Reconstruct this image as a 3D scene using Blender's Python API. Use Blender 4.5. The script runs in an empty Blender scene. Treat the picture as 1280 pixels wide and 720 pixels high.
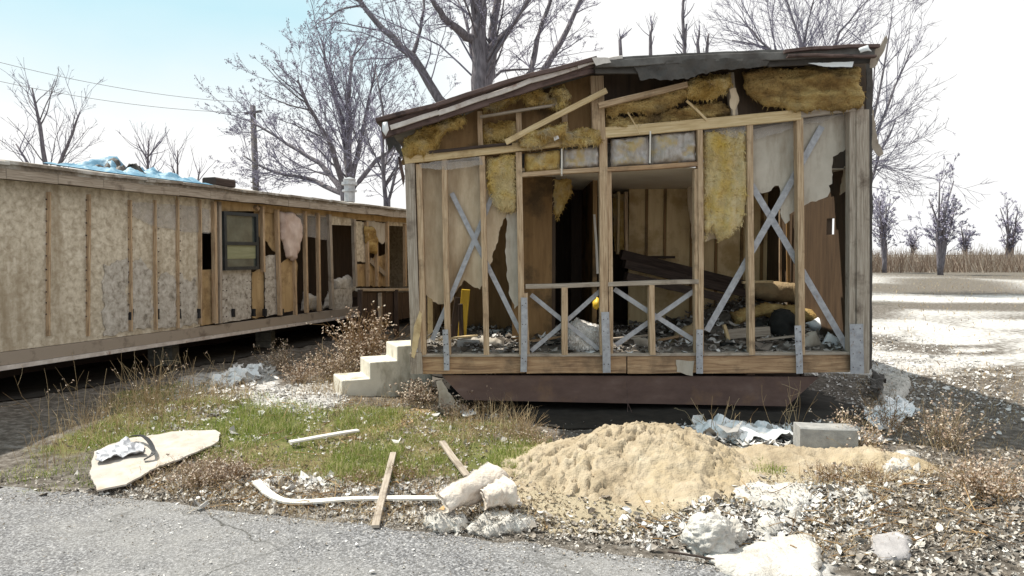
import bpy, bmesh, math, random
from mathutils import Vector, noise, geometry
random.seed(7)
R = math.radians
sc = bpy.context.scene
COL = sc.collection

# ------------------------------------------------------------------ camera, sky, sun, exposure
F_PX, CAMH = 900.0, 1.6
PITCH = math.atan(43 / F_PX)
cam_d = bpy.data.cameras.new("camera"); cam = bpy.data.objects.new("camera", cam_d); COL.objects.link(cam)
cam.location = (0, 0, CAMH); cam.rotation_euler = (math.pi / 2 - PITCH, 0, 0)
cam_d.sensor_width = 36; cam_d.lens = 36 * F_PX / 1280; cam_d.clip_end = 2000
sc.camera = cam
SUNV = Vector((-0.60, 0.20, 1.0)).normalized()        # towards the sun
EL = math.asin(SUNV.z)
world = bpy.data.worlds.new("World"); sc.world = world; world.use_nodes = True
wn, wl = world.node_tree.nodes, world.node_tree.links
wn.clear()
wo = wn.new('ShaderNodeOutputWorld'); bg = wn.new('ShaderNodeBackground'); bg.inputs[1].default_value = 0.076
sky = wn.new('ShaderNodeTexSky'); sky.sky_type = 'NISHITA'; sky.sun_disc = False
sky.sun_elevation = EL; sky.sun_rotation = math.atan2(SUNV.x, SUNV.y); sky.air_density = 1.0; sky.dust_density = 1.2; sky.ozone_density = 1.0
tc = wn.new('ShaderNodeTexCoord'); mp = wn.new('ShaderNodeMapping'); mp.inputs['Scale'].default_value = (1, 1, 2.2)
cn = wn.new('ShaderNodeTexNoise'); cn.inputs['Scale'].default_value = 1.6; cn.inputs['Detail'].default_value = 6; cn.inputs['Roughness'].default_value = .55
cr = wn.new('ShaderNodeValToRGB'); cr.color_ramp.elements[0].position = .40; cr.color_ramp.elements[1].position = .60
sep = wn.new('ShaderNodeSeparateXYZ'); mr = wn.new('ShaderNodeMapRange')
mr.inputs['From Min'].default_value = -.26; mr.inputs['From Max'].default_value = -.02; mr.inputs['To Min'].default_value = .12; mr.inputs['To Max'].default_value = .92
mr2 = wn.new('ShaderNodeMapRange'); mr2.inputs['From Min'].default_value = .12; mr2.inputs['From Max'].default_value = .32; mr2.inputs['To Min'].default_value = 1.0; mr2.inputs['To Max'].default_value = 0
ad = wn.new('ShaderNodeMath'); ad.operation = 'MAXIMUM'
ad2 = wn.new('ShaderNodeMath'); ad2.operation = 'ADD'; ad2.use_clamp = True
ml = wn.new('ShaderNodeMath'); ml.operation = 'MULTIPLY'; ml.inputs[1].default_value = .16
mx = wn.new('ShaderNodeMixRGB'); mx.inputs[2].default_value = (9.9, 9.9, 9.8, 1)
wl.new(tc.outputs['Generated'], mp.inputs[0]); wl.new(mp.outputs[0], cn.inputs['Vector']); wl.new(cn.outputs['Fac'], cr.inputs[0])
wl.new(tc.outputs['Generated'], sep.inputs[0]); wl.new(sep.outputs[0], mr.inputs['Value']); wl.new(sep.outputs[2], mr2.inputs['Value'])
wl.new(mr.outputs[0], ad.inputs[0]); wl.new(mr2.outputs[0], ad.inputs[1]); wl.new(cr.outputs[0], ml.inputs[0])
wl.new(ad.outputs[0], ad2.inputs[0]); wl.new(ml.outputs[0], ad2.inputs[1])
veil = wn.new('ShaderNodeMixRGB'); veil.inputs[0].default_value = .8; veil.inputs[2].default_value = (4.6, 8.6, 9.6, 1); wl.new(sky.outputs[0], veil.inputs[1])
wl.new(ad2.outputs[0], mx.inputs[0]); wl.new(veil.outputs[0], mx.inputs[1]); wl.new(mx.outputs[0], bg.inputs[0]); wl.new(bg.outputs[0], wo.inputs[0])
sun_d = bpy.data.lights.new("sun", 'SUN'); sun_d.energy = 5.0; sun_d.angle = R(.5); sun_d.color = (1, .93, .81)
sun = bpy.data.objects.new("sun", sun_d); COL.objects.link(sun); sun.rotation_euler = SUNV.to_track_quat('Z', 'Y').to_euler()
vs = sc.view_settings; vs.view_transform = 'Standard'; vs.look = 'None'; vs.gamma = 1; vs.use_curve_mapping = False; vs.exposure = 0.5
sc.cycles.max_bounces = 7; sc.cycles.diffuse_bounces = 4; sc.cycles.transparent_max_bounces = 8

# ------------------------------------------------------------------ measuring: a sight line meets a plane of known distance
cp, sp_ = math.cos(PITCH), math.sin(PITCH)
def sight(px, py):
    dx, dy = (px - 640) / F_PX, (360 - py) / F_PX
    return Vector((dx, cp + dy * sp_, -sp_ + dy * cp))
def at(px, py, Y):
    d = sight(px, py); t = Y / d.y
    return Vector((d.x * t, Y, CAMH + d.z * t))
def G(px, py, z=0.0):
    d = sight(px, py); t = (z - CAMH) / d.z
    return Vector((d.x * t, d.y * t, z))

# ------------------------------------------------------------------ materials
def ramp(n, stops):
    e = n.color_ramp.elements
    e[0].position, e[0].color = stops[0][0], (*stops[0][1], 1)
    e[1].position, e[1].color = stops[-1][0], (*stops[-1][1], 1)
    for p, c in stops[1:-1]:
        k = e.new(p); k.color = (*c, 1)
def nmat(name, stops, scale=8, vec=(1, 1, 1), rough=.85, bump=.3, bdist=.01, detail=8, coord='Object', metal=0, spot=None, spot_scale=3, spot_pos=(.5, .62),
         island=None, transl=0, alpha=None, distort=0.0, spec=.3, fine=None, spot_vec=None):
    m = bpy.data.materials.new(name); m.use_nodes = True
    N, L = m.node_tree.nodes, m.node_tree.links
    b = N['Principled BSDF']; b.inputs['Roughness'].default_value = rough; b.inputs['Metallic'].default_value = metal
    b.inputs['Specular IOR Level'].default_value = spec
    t = N.new('ShaderNodeTexCoord'); mp = N.new('ShaderNodeMapping'); mp.inputs['Scale'].default_value = vec
    L.new(t.outputs[coord], mp.inputs[0])
    no = N.new('ShaderNodeTexNoise'); no.inputs['Scale'].default_value = scale; no.inputs['Detail'].default_value = detail; no.inputs['Roughness'].default_value = .62
    no.inputs['Distortion'].default_value = distort
    L.new(mp.outputs[0], no.inputs['Vector'])
    cr = N.new('ShaderNodeValToRGB'); ramp(cr, stops)
    if island:
        g = N.new('ShaderNodeNewGeometry'); L.new(g.outputs['Random Per Island'], cr.inputs[0])
    else:
        L.new(no.outputs['Fac'], cr.inputs[0])
    colr = cr.outputs[0]
    if spot:
        n2 = N.new('ShaderNodeTexNoise'); n2.inputs['Scale'].default_value = spot_scale; n2.inputs['Detail'].default_value = 9; n2.inputs['Roughness'].default_value = .65
        if spot_vec:
            m2 = N.new('ShaderNodeMapping'); m2.inputs['Scale'].default_value = spot_vec; L.new(t.outputs['Object'], m2.inputs[0]); L.new(m2.outputs[0], n2.inputs['Vector'])
        else: L.new(t.outputs['Object'], n2.inputs['Vector'])
        r2 = N.new('ShaderNodeValToRGB'); r2.color_ramp.elements[0].position, r2.color_ramp.elements[1].position = spot_pos
        L.new(n2.outputs['Fac'], r2.inputs[0])
        mx = N.new('ShaderNodeMixRGB'); mx.inputs[2].default_value = (*spot, 1)
        L.new(r2.outputs[0], mx.inputs[0]); L.new(colr, mx.inputs[1]); colr = mx.outputs[0]
    L.new(colr, b.inputs['Base Color'])
    if bump:
        bp = N.new('ShaderNodeBump'); bp.inputs['Strength'].default_value = bump; bp.inputs['Distance'].default_value = bdist
        src = no.outputs['Fac']
        if fine:
            n3 = N.new('ShaderNodeTexNoise'); n3.inputs['Scale'].default_value = fine; n3.inputs['Detail'].default_value = 5; L.new(t.outputs['Object'], n3.inputs['Vector'])
            s = N.new('ShaderNodeMath'); s.operation = 'ADD'; L.new(src, s.inputs[0]); L.new(n3.outputs['Fac'], s.inputs[1]); src = s.outputs[0]
        L.new(src, bp.inputs['Height']); L.new(bp.outputs[0], b.inputs['Normal'])
    if transl:
        out = N['Material Output']; tr = N.new('ShaderNodeBsdfTranslucent'); ms = N.new('ShaderNodeMixShader'); ms.inputs[0].default_value = transl
        L.new(colr, tr.inputs[0]); L.new(b.outputs[0], ms.inputs[1]); L.new(tr.outputs[0], ms.inputs[2]); L.new(ms.outputs[0], out.inputs[0])
    if alpha is not None: b.inputs['Alpha'].default_value = alpha
    return m
M = {}
M['stud'] = nmat('stud_wood', [(.3, (.23, .15, .09)), (.5, (.43, .31, .20)), (.7, (.57, .45, .31))], 5, (.8, 14, 14), coord='UV', bump=.25, bdist=.004, spot=(.16, .11, .07), spot_scale=5, spot_pos=(.55, .75), distort=.6)
M['stud_grey'] = nmat('weathered_wood', [(.3, (.20, .165, .13)), (.5, (.34, .29, .24)), (.72, (.47, .42, .36))], 5, (.8, 16, 16), coord='UV', bump=.35, bdist=.005, spot=(.12, .09, .07), spot_scale=4, spot_pos=(.55, .72), distort=.5)
M['joist'] = nmat('joist_wood', [(.3, (.17, .10, .06)), (.5, (.37, .24, .14)), (.72, (.52, .37, .23))], 4, (.7, 10, 10), coord='UV', bump=.3, bdist=.004, spot=(.10, .07, .05), spot_scale=2.2, spot_pos=(.48, .7), distort=.8)
M['pale_wood'] = nmat('pale_board', [(.3, (.42, .30, .16)), (.5, (.58, .45, .26)), (.7, (.68, .56, .37))], 5, (.8, 12, 12), coord='UV', bump=.2, bdist=.003, spot=(.3, .2, .1), spot_scale=4, spot_pos=(.56, .75))
M['white_wood'] = nmat('white_board', [(.3, (.50, .47, .42)), (.6, (.72, .70, .66))], 5, (.8, 12, 12), coord='UV', bump=.2, bdist=.003, spot=(.3, .25, .2), spot_scale=9, spot_pos=(.58, .72))
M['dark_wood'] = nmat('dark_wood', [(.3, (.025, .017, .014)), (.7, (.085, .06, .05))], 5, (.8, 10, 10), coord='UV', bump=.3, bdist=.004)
M['steel_strap'] = nmat('galvanised_strap', [(.3, (.25, .26, .29)), (.7, (.43, .445, .48))], 22, rough=.55, bump=.1, metal=.25, spot=(.25, .2, .17), spot_scale=12, spot_pos=(.6, .72), spec=.5)
M['drywall'] = nmat('torn_drywall', [(.3, (.48, .38, .265)), (.7, (.62, .52, .39))], 3, rough=.95, bump=.15, spot=(.30, .22, .14), spot_scale=2.2, spot_pos=(.48, .72), spot_vec=(2, 2, .4))
M['drywall_grey'] = nmat('grey_drywall', [(.3, (.40, .365, .31)), (.7, (.54, .50, .44))], 3, rough=.95, bump=.15, spot=(.26, .21, .16), spot_scale=2.5, spot_pos=(.48, .72), spot_vec=(2, 2, .4))
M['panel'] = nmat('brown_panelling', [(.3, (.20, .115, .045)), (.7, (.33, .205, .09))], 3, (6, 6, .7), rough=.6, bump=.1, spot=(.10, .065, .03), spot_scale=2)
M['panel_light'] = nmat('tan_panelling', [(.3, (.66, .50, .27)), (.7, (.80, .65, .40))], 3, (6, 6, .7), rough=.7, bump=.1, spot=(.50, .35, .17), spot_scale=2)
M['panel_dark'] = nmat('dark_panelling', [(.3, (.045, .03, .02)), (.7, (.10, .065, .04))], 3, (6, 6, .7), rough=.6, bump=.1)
M['ceiling'] = nmat('ceiling_board', [(.3, (.70, .62, .50)), (.7, (.80, .73, .62))], 3, rough=.95, bump=.1)
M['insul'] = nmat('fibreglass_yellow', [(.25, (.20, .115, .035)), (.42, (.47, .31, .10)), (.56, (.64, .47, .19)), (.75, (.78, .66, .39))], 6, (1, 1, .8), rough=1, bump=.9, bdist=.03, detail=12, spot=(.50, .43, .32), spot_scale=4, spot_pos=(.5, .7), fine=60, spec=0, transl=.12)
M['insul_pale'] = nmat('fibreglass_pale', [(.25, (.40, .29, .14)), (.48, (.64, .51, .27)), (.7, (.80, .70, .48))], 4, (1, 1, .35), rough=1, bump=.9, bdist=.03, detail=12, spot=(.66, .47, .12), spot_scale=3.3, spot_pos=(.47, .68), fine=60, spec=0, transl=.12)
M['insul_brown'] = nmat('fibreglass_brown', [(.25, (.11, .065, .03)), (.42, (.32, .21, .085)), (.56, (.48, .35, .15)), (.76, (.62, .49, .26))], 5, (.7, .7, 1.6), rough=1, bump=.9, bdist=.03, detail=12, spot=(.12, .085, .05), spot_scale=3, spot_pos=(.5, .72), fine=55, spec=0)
M['insul_white'] = nmat('fibreglass_white', [(.3, (.34, .32, .29)), (.5, (.50, .48, .45)), (.7, (.62, .61, .585))], 9, rough=1, bump=.8, bdist=.02, detail=12, fine=50, spec=0, spot=(.5, .42, .32), spot_scale=6, spot_pos=(.58, .75))
M['pale_sheet'] = nmat('pale_board_sheet', [(.3, (.36, .325, .29)), (.7, (.52, .48, .44))], 4, rough=.9, bump=.15, spot=(.36, .29, .22), spot_scale=3, spot_pos=(.55, .7))
M['insul_bright'] = nmat('clean_white_fibreglass', [(.3, (.50, .47, .43)), (.5, (.70, .68, .66)), (.7, (.82, .81, .80))], 7, rough=1, bump=.8, bdist=.02, detail=12, fine=50, spec=0)
M['insul_tan'] = nmat('paper_backing', [(.3, (.48, .38, .28)), (.7, (.62, .53, .42))], 6, rough=.9, bump=.5, bdist=.01)
M['film'] = nmat('clear_film_over_fibreglass', [(.25, (.17, .14, .115)), (.45, (.32, .29, .26)), (.62, (.44, .41, .40)), (.85, (.60, .60, .63))], 5, (2.2, 2.2, .7), rough=.35, bump=.9, bdist=.02, detail=10, distort=.9, spot=(.40, .30, .14), spot_scale=6, spot_pos=(.5, .64), spec=.6)
M['film_clear'] = nmat('cloudy_film', [(.3, (.40, .37, .34)), (.7, (.62, .61, .62))], 6, (2, 2, .6), rough=.3, bump=.6, distort=1, alpha=.22)
M['flap_out'] = nmat('pale_facing', [(.3, (.52, .45, .38)), (.7, (.68, .62, .56))], 7, rough=1, bump=.7, bdist=.015, fine=50, spec=0)
M['flap_in'] = nmat('tan_facing', [(.3, (.44, .29, .14)), (.7, (.58, .42, .24))], 7, rough=1, bump=.5)
M['white_plastic'] = nmat('white_plastic', [(.3, (.66, .69, .72)), (.7, (.8, .82, .84))], 6, rough=.5, bump=.4, bdist=.02)
M['steel_beam'] = nmat('maroon_painted_steel', [(.3, (.085, .052, .045)), (.55, (.125, .08, .068)), (.75, (.17, .12, .105))], 3, (1, 1, 2), rough=.7, bump=.1, spot=(.20, .12, .07), spot_scale=3, spot_pos=(.55, .8))
M['roof_brown'] = nmat('brown_roof_edge', [(.3, (.07, .045, .04)), (.7, (.16, .11, .10))], 4, (1, 8, 8), coord='UV', rough=.8, bump=.3, spot=(.03, .02, .02), spot_scale=3)
M['roof_metal'] = nmat('grey_roof_metal', [(.3, (.06, .056, .052)), (.5, (.11, .105, .10)), (.75, (.20, .19, .18))], 4, rough=.6, bump=.3, bdist=.02, spot=(.055, .045, .04), spot_scale=2.5, spot_pos=(.45, .66))
M['roof_white'] = nmat('pale_metal_trim', [(.3, (.42, .37, .34)), (.7, (.66, .62, .59))], 9, rough=.5, bump=.1, spot=(.3, .2, .16), spot_scale=8, spot_pos=(.6, .7))
M['membrane'] = nmat('torn_roof_membrane', [(.3, (.035, .031, .028)), (.7, (.085, .077, .07))], 5, rough=.6, bump=.6, bdist=.03)
M['shingle'] = nmat('weathered_shingle', [(.3, (.14, .12, .10)), (.7, (.30, .26, .22))], 20, rough=.95, bump=.6, spot=(.45, .44, .42), spot_scale=3)
M['osb'] = nmat('weathered_osb', [(.3, (.32, .27, .205)), (.45, (.47, .415, .33)), (.58, (.60, .545, .45)), (.75, (.72, .68, .60))], 15, (1, 1, 1), rough=.95, bump=.5, bdist=.008, detail=12, distort=.35, spot=(.26, .20, .13), spot_scale=1.6, spot_pos=(.50, .78), spot_vec=(2.2, 2.2, .3))
M['osb_white'] = nmat('pale_osb', [(.3, (.17, .15, .125)), (.45, (.38, .35, .31)), (.65, (.56, .535, .50))], 14, rough=.95, bump=.6, bdist=.008, detail=12, distort=.35)
M['tan_sheet'] = nmat('tan_sheathing', [(.3, (.36, .25, .13)), (.7, (.50, .37, .21))], 3, (5, 5, .7), rough=.9, bump=.2, spot=(.25, .17, .09), spot_scale=3)
M['black'] = nmat('black_plastic', [(.3, (.012, .013, .016)), (.7, (.03, .03, .034))], 6, rough=.5, bump=.2)
M['frame_dark'] = nmat('dark_window_frame', [(.3, (.018, .022, .026)), (.7, (.04, .046, .052))], 6, rough=.45, bump=.1)
M['concrete'] = nmat('painted_concrete', [(.3, (.54, .51, .44)), (.7, (.66, .63, .55))], 6, rough=.95, bump=.3, bdist=.006, spot=(.27, .245, .19), spot_scale=4, spot_pos=(.50, .68), fine=80, spot_vec=(1.5, 1.5, .6))
M['block_dark'] = nmat('shade_darkened_block', [(.3, (.07, .072, .065)), (.7, (.14, .14, .125))], 14, rough=.95, bump=.4, fine=90)  # block grey darkened, shade under the long home put into the colour
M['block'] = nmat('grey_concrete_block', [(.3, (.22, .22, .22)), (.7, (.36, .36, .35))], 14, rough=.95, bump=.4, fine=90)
M['sand'] = nmat('crusted_sand', [(.25, (.20, .155, .105)), (.42, (.33, .27, .19)), (.56, (.41, .345, .255)), (.75, (.52, .46, .36))], 3.0, rough=1, bump=.7, bdist=.015, detail=12, spot=(.36, .29, .19), spot_scale=2.2, spot_pos=(.5, .68), fine=70, spec=.1)
M['asphalt'] = nmat('old_asphalt', [(.32, (.04, .04, .042)), (.44, (.11, .11, .117)), (.54, (.215, .215, .225)), (.67, (.46, .46, .475))], 75, rough=.9, bump=.8, bdist=.012, detail=8, spot=(.30, .295, .29), spot_scale=.8, spot_pos=(.42, .75), fine=120)
M['grass'] = nmat('grass_blades', [(0, (.08, .13, .02)), (.3, (.18, .25, .035)), (.55, (.29, .35, .08)), (.78, (.44, .41, .19)), (1, (.60, .54, .35))], island=True, rough=.8, bump=0, transl=.3)
M['dry'] = nmat('dry_stalks', [(0, (.20, .13, .07)), (.5, (.38, .28, .16)), (1, (.56, .46, .30))], island=True, rough=.9, bump=0, transl=.15)
M['dry_red'] = nmat('rusty_stalks', [(0, (.14, .08, .04)), (.5, (.28, .17, .08)), (1, (.42, .29, .15))], island=True, rough=.9, bump=0, transl=.15)
M['seed'] = nmat('seed_heads', [(0, (.18, .12, .09)), (.5, (.34, .26, .20)), (1, (.55, .48, .40))], island=True, rough=.95, bump=0)
M['litter'] = nmat('leaf_litter', [(0, (.08, .065, .052)), (.25, (.17, .145, .12)), (.5, (.28, .25, .22)), (.7, (.40, .37, .335)), (.9, (.52, .50, .47)), (1, (.68, .67, .65))], island=True, rough=.9, bump=0)
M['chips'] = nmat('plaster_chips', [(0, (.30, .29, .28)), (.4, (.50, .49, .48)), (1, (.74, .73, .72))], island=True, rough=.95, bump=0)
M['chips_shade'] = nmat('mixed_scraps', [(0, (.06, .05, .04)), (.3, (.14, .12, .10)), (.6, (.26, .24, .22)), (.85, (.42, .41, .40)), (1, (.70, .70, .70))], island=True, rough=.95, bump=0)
M['bark'] = nmat('grey_bark', [(.3, (.07, .062, .07)), (.7, (.23, .21, .235))], 6, (3, 3, .6), rough=.95, bump=.8, bdist=.03)
M['twig'] = nmat('twigs', [(.3, (.14, .13, .17)), (.7, (.27, .255, .33))], 3, rough=.95, bump=0)
M['bud'] = nmat('buds', [(0, (.16, .15, .20)), (1, (.38, .36, .46))], island=True, rough=.9, bump=0)
M['pole'] = nmat('grey_pole_wood', [(.3, (.11, .10, .10)), (.7, (.22, .20, .19))], 5, (4, 4, .5), rough=.9, bump=.3)
M['bare'] = nmat('painted_shade_soil', [(.3, (.014, .012, .010)), (.7, (.035, .03, .025))], 8, rough=1, bump=.5)  # near-black soil colour, stands in for the shade under the homes
M['tarp'] = nmat('blue_tarp', [(.3, (.04, .12, .20)), (.5, (.10, .23, .34)), (.72, (.36, .48, .55))], 6, rough=.5, bump=.5, bdist=.02, distort=1)
M['yellow'] = nmat('yellow_paint', [(.3, (.58, .36, .03)), (.7, (.74, .50, .05))], 6, rough=.5, bump=.1, spot=(.3, .18, .04), spot_scale=9, spot_pos=(.6, .7))
M['galv'] = nmat('vent_metal', [(.3, (.35, .36, .38)), (.7, (.58, .59, .61))], 8, rough=.4, bump=.1, metal=.5)
M['dirt_floor'] = nmat('scorched_floor', [(.3, (.09, .08, .07)), (.7, (.24, .21, .18))], 6, rough=.95, bump=.5, spot=(.45, .43, .41), spot_scale=4, spot_pos=(.55, .7))
M['glass'] = nmat('dusty_glass', [(.35, (.05, .06, .055)), (.7, (.13, .15, .13))], 2.5, rough=.12, bump=0, spec=.8)
M['shade_blind'] = nmat('pale_green_blind', [(.3, (.20, .21, .12)), (.7, (.30, .31, .20))], 3, (1, 1, 7), rough=.6, bump=.1)
M['pink'] = nmat('pinkish_insulation', [(.3, (.42, .31, .27)), (.7, (.64, .54, .49))], 5, (1, 1, .4), rough=1, bump=.9, bdist=.02, detail=12, spec=0)
M['fabric_dark'] = nmat('black_cloth', [(.3, (.012, .013, .013)), (.7, (.035, .035, .032))], 5, rough=.9, bump=.6, bdist=.02)
M['carpet'] = nmat('tan_carpet', [(.3, (.22, .16, .09)), (.7, (.36, .27, .16))], 5, rough=1, bump=.6, bdist=.02, fine=60)
M['stone'] = nmat('pale_stone', [(.3, (.24, .23, .235)), (.7, (.40, .385, .39))], 10, rough=.95, bump=.6, fine=60)

def road_cracks(m):
    N, L = m.node_tree.nodes, m.node_tree.links; b = N['Principled BSDF']; src = b.inputs['Base Color'].links[0].from_socket
    t = N.new('ShaderNodeTexCoord'); no = N.new('ShaderNodeTexNoise'); no.inputs['Scale'].default_value = 2.5; no.inputs['Detail'].default_value = 8; L.new(t.outputs['Object'], no.inputs['Vector'])
    mxv = N.new('ShaderNodeMixRGB'); mxv.inputs[0].default_value = .35; L.new(t.outputs['Object'], mxv.inputs[1]); L.new(no.outputs['Color'], mxv.inputs[2])
    v = N.new('ShaderNodeTexVoronoi'); v.feature = 'DISTANCE_TO_EDGE'; v.inputs['Scale'].default_value = 1.7; L.new(mxv.outputs[0], v.inputs['Vector'])
    r_ = N.new('ShaderNodeMapRange'); r_.inputs['From Min'].default_value = .004; r_.inputs['From Max'].default_value = .016; L.new(v.outputs['Distance'], r_.inputs['Value'])
    mx = N.new('ShaderNodeMixRGB'); mx.inputs[1].default_value = (.09, .088, .085, 1)
    mk = N.new('ShaderNodeTexNoise'); mk.inputs['Scale'].default_value = .9; mk.inputs['Detail'].default_value = 3; L.new(t.outputs['Object'], mk.inputs['Vector'])
    mr_ = N.new('ShaderNodeMapRange'); mr_.inputs['From Min'].default_value = .46; mr_.inputs['From Max'].default_value = .6; L.new(mk.outputs['Fac'], mr_.inputs['Value'])
    mm = N.new('ShaderNodeMath'); mm.operation = 'MAXIMUM'; inv = N.new('ShaderNodeMath'); inv.operation = 'SUBTRACT'; inv.inputs[0].default_value = 1; L.new(mr_.outputs[0], inv.inputs[1])
    L.new(r_.outputs[0], mm.inputs[0]); L.new(inv.outputs[0], mm.inputs[1]); L.new(mm.outputs[0], mx.inputs[0]); L.new(src, mx.inputs[2]); L.new(mx.outputs[0], b.inputs['Base Color'])
road_cracks(M['asphalt'])
# ground: cover painted by what lies there (R turf, G pale plaster dust, B sand)
def ground_mat():
    m = bpy.data.materials.new('ground'); m.use_nodes = True
    N, L = m.node_tree.nodes, m.node_tree.links; b = N['Principled BSDF']; b.inputs['Roughness'].default_value = 1; b.inputs['Specular IOR Level'].default_value = .1
    t = N.new('ShaderNodeTexCoord')
    def nz(s, d=10, r=.65):
        n = N.new('ShaderNodeTexNoise'); n.inputs['Scale'].default_value = s; n.inputs['Detail'].default_value = d; n.inputs['Roughness'].default_value = r; L.new(t.outputs['Object'], n.inputs['Vector']); return n
    def rp(src, st):
        c = N.new('ShaderNodeValToRGB'); ramp(c, st); L.new(src, c.inputs[0]); return c.outputs[0]
    n1, n2 = nz(2.2), nz(14)
    dirt = rp(n2.outputs['Fac'], [(.3, (.05, .043, .036)), (.5, (.13, .115, .10)), (.7, (.27, .25, .23))])
    turf = rp(n1.outputs['Fac'], [(.3, (.06, .08, .022)), (.5, (.13, .14, .05)), (.7, (.26, .21, .12))])
    dust = rp(n2.outputs['Fac'], [(.3, (.28, .27, .26)), (.5, (.48, .47, .46)), (.7, (.68, .68, .67))])
    sand = rp(n1.outputs['Fac'], [(.3, (.31, .26, .18)), (.7, (.47, .41, .30))])
    a = N.new('ShaderNodeVertexColor'); a.layer_name = 'cover'; s = N.new('ShaderNodeSeparateColor'); L.new(a.outputs[0], s.inputs[0])
    c = dirt
    for i, col in ((0, turf), (1, dust), (2, sand)):
        ad = N.new('ShaderNodeMath'); ad.operation = 'ADD'; L.new(s.outputs[i], ad.inputs[0]); L.new(nz(9).outputs['Fac'], ad.inputs[1])
        r = N.new('ShaderNodeMapRange'); r.inputs['From Min'].default_value = .85; r.inputs['From Max'].default_value = 1.1; L.new(ad.outputs[0], r.inputs['Value'])
        mx = N.new('ShaderNodeMixRGB'); L.new(r.outputs[0], mx.inputs[0]); L.new(c, mx.inputs[1]); L.new(col, mx.inputs[2]); c = mx.outputs[0]
    L.new(c, b.inputs['Base Color'])
    bp = N.new('ShaderNodeBump'); bp.inputs['Strength'].default_value = .9; bp.inputs['Distance'].default_value = .03; L.new(nz(30).outputs['Fac'], bp.inputs['Height']); L.new(bp.outputs[0], b.inputs['Normal'])
    return m
M['ground'] = ground_mat()

# ------------------------------------------------------------------ mesh helpers
class MB:
    def __init__(s): s.v = []; s.f = []; s.uv = {}
    def add(s, vs, fs, uvs=None):
        b = len(s.v); s.v += [Vector(v) for v in vs]
        for k, f in enumerate(fs):
            s.f.append(tuple(b + i for i in f))
            if uvs: s.uv[len(s.f) - 1] = uvs[k]
def tag(o, label=None, cat=None, group=None, kind=None):
    if label: o['label'] = label
    if cat: o['category'] = cat
    if group: o['group'] = group
    if kind: o['kind'] = kind
    return o
def obj(name, mb, mat, parent=None, smooth=False, base=None):
    vs_ = mb.v
    if parent is not None:
        p = parent; off = Vector((0, 0, 0))
        while p is not None: off += Vector(p.location); p = p.parent
        loc = Vector((0, 0, 0))
    else:
        if base is None:
            xs = [v.x for v in vs_]; ys = [v.y for v in vs_]; zs = [v.z for v in vs_]
            base = Vector(((min(xs) + max(xs)) / 2, (min(ys) + max(ys)) / 2, min(zs)))
        off = Vector(base); loc = off.copy()
    me = bpy.data.meshes.new(name); me.from_pydata([tuple(v - off) for v in vs_], [], mb.f)
    if mb.uv:
        uvl = me.uv_layers.new(name='UVMap'); dat = uvl.data
        for k, p in enumerate(me.polygons):
            if k in mb.uv:
                for li, uv in zip(p.loop_indices, mb.uv[k]): dat[li].uv = uv
    if smooth: me.polygons.foreach_set('use_smooth', [True] * len(me.polygons))
    me.materials.append(mat); me.update()
    o = bpy.data.objects.new(name, me); COL.objects.link(o); o.location = loc
    if parent is not None: o.parent = parent
    return o
def thing(name, label, cat, loc, group=None):
    o = bpy.data.objects.new(name, None); COL.objects.link(o); o.location = loc; o.empty_display_size = .2
    return tag(o, label, cat, group)

def bar(mb, p0, p1, w, d, side=Vector((1, 0, 0)), segs=4, warp=.003, bev=.003):
    """sawn timber from p0 to p1; w along `side`, d along the third axis; chamfered, slightly warped, UV in metres"""
    p0, p1 = Vector(p0), Vector(p1); ax = p1 - p0; Ln = ax.length; ax = ax / Ln
    s = Vector(side); s = (s - ax * s.dot(ax)).normalized(); t = ax.cross(s).normalized()
    bev = min(bev, w / 4, d / 4); hw, hd = w / 2, d / 2
    prof = [(-hw + bev, -hd), (hw - bev, -hd), (hw, -hd + bev), (hw, hd - bev), (hw - bev, hd), (-hw + bev, hd), (-hw, hd - bev), (-hw, -hd + bev)]
    per = [0]
    for i in range(8):
        a, b = prof[i], prof[(i + 1) % 8]; per.append(per[-1] + math.hypot(a[0] - b[0], a[1] - b[1]))
    ph = random.random() * 50; ou, ov = random.random() * 20, random.random() * 20
    V = []
    for k in range(segs + 1):
        f = k / segs; c = p0 + ax * Ln * f + s * warp * math.sin(ph + f * 4) + t * warp * math.cos(ph * 1.3 + f * 3)
        for a, b in prof: V.append(c + s * a + t * b)
    Fc, U = [], []
    for k in range(segs):
        u0, u1 = ou + Ln * k / segs, ou + Ln * (k + 1) / segs
        for i in range(8):
            j = (i + 1) % 8
            Fc.append((k * 8 + i, k * 8 + j, k * 8 + 8 + j, k * 8 + 8 + i)); U.append([(u0, ov + per[i]), (u0, ov + per[i + 1]), (u1, ov + per[i + 1]), (u1, ov + per[i])])
    Fc.append(tuple(range(7, -1, -1))); U.append([(ou, ov)] * 8)
    e = segs * 8; Fc.append(tuple(range(e, e + 8))); U.append([(ou, ov)] * 8)
    mb.add(V, Fc, U)
def box(mb, x0, x1, y0, y1, z0, z1):
    V = [(x, y, z) for z in (z0, z1) for y in (y0, y1) for x in (x0, x1)]
    mb.add(V, [(0, 2, 3, 1), (4, 5, 7, 6), (0, 1, 5, 4), (2, 6, 7, 3), (0, 4, 6, 2), (1, 3, 7, 5)])
def timber(name, p0, p1, w, d, mat, parent=None, side=Vector((1, 0, 0)), **k):
    mb = MB(); bar(mb, p0, p1, w, d, side, **k); return obj(name, mb, M[mat], parent)
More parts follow.
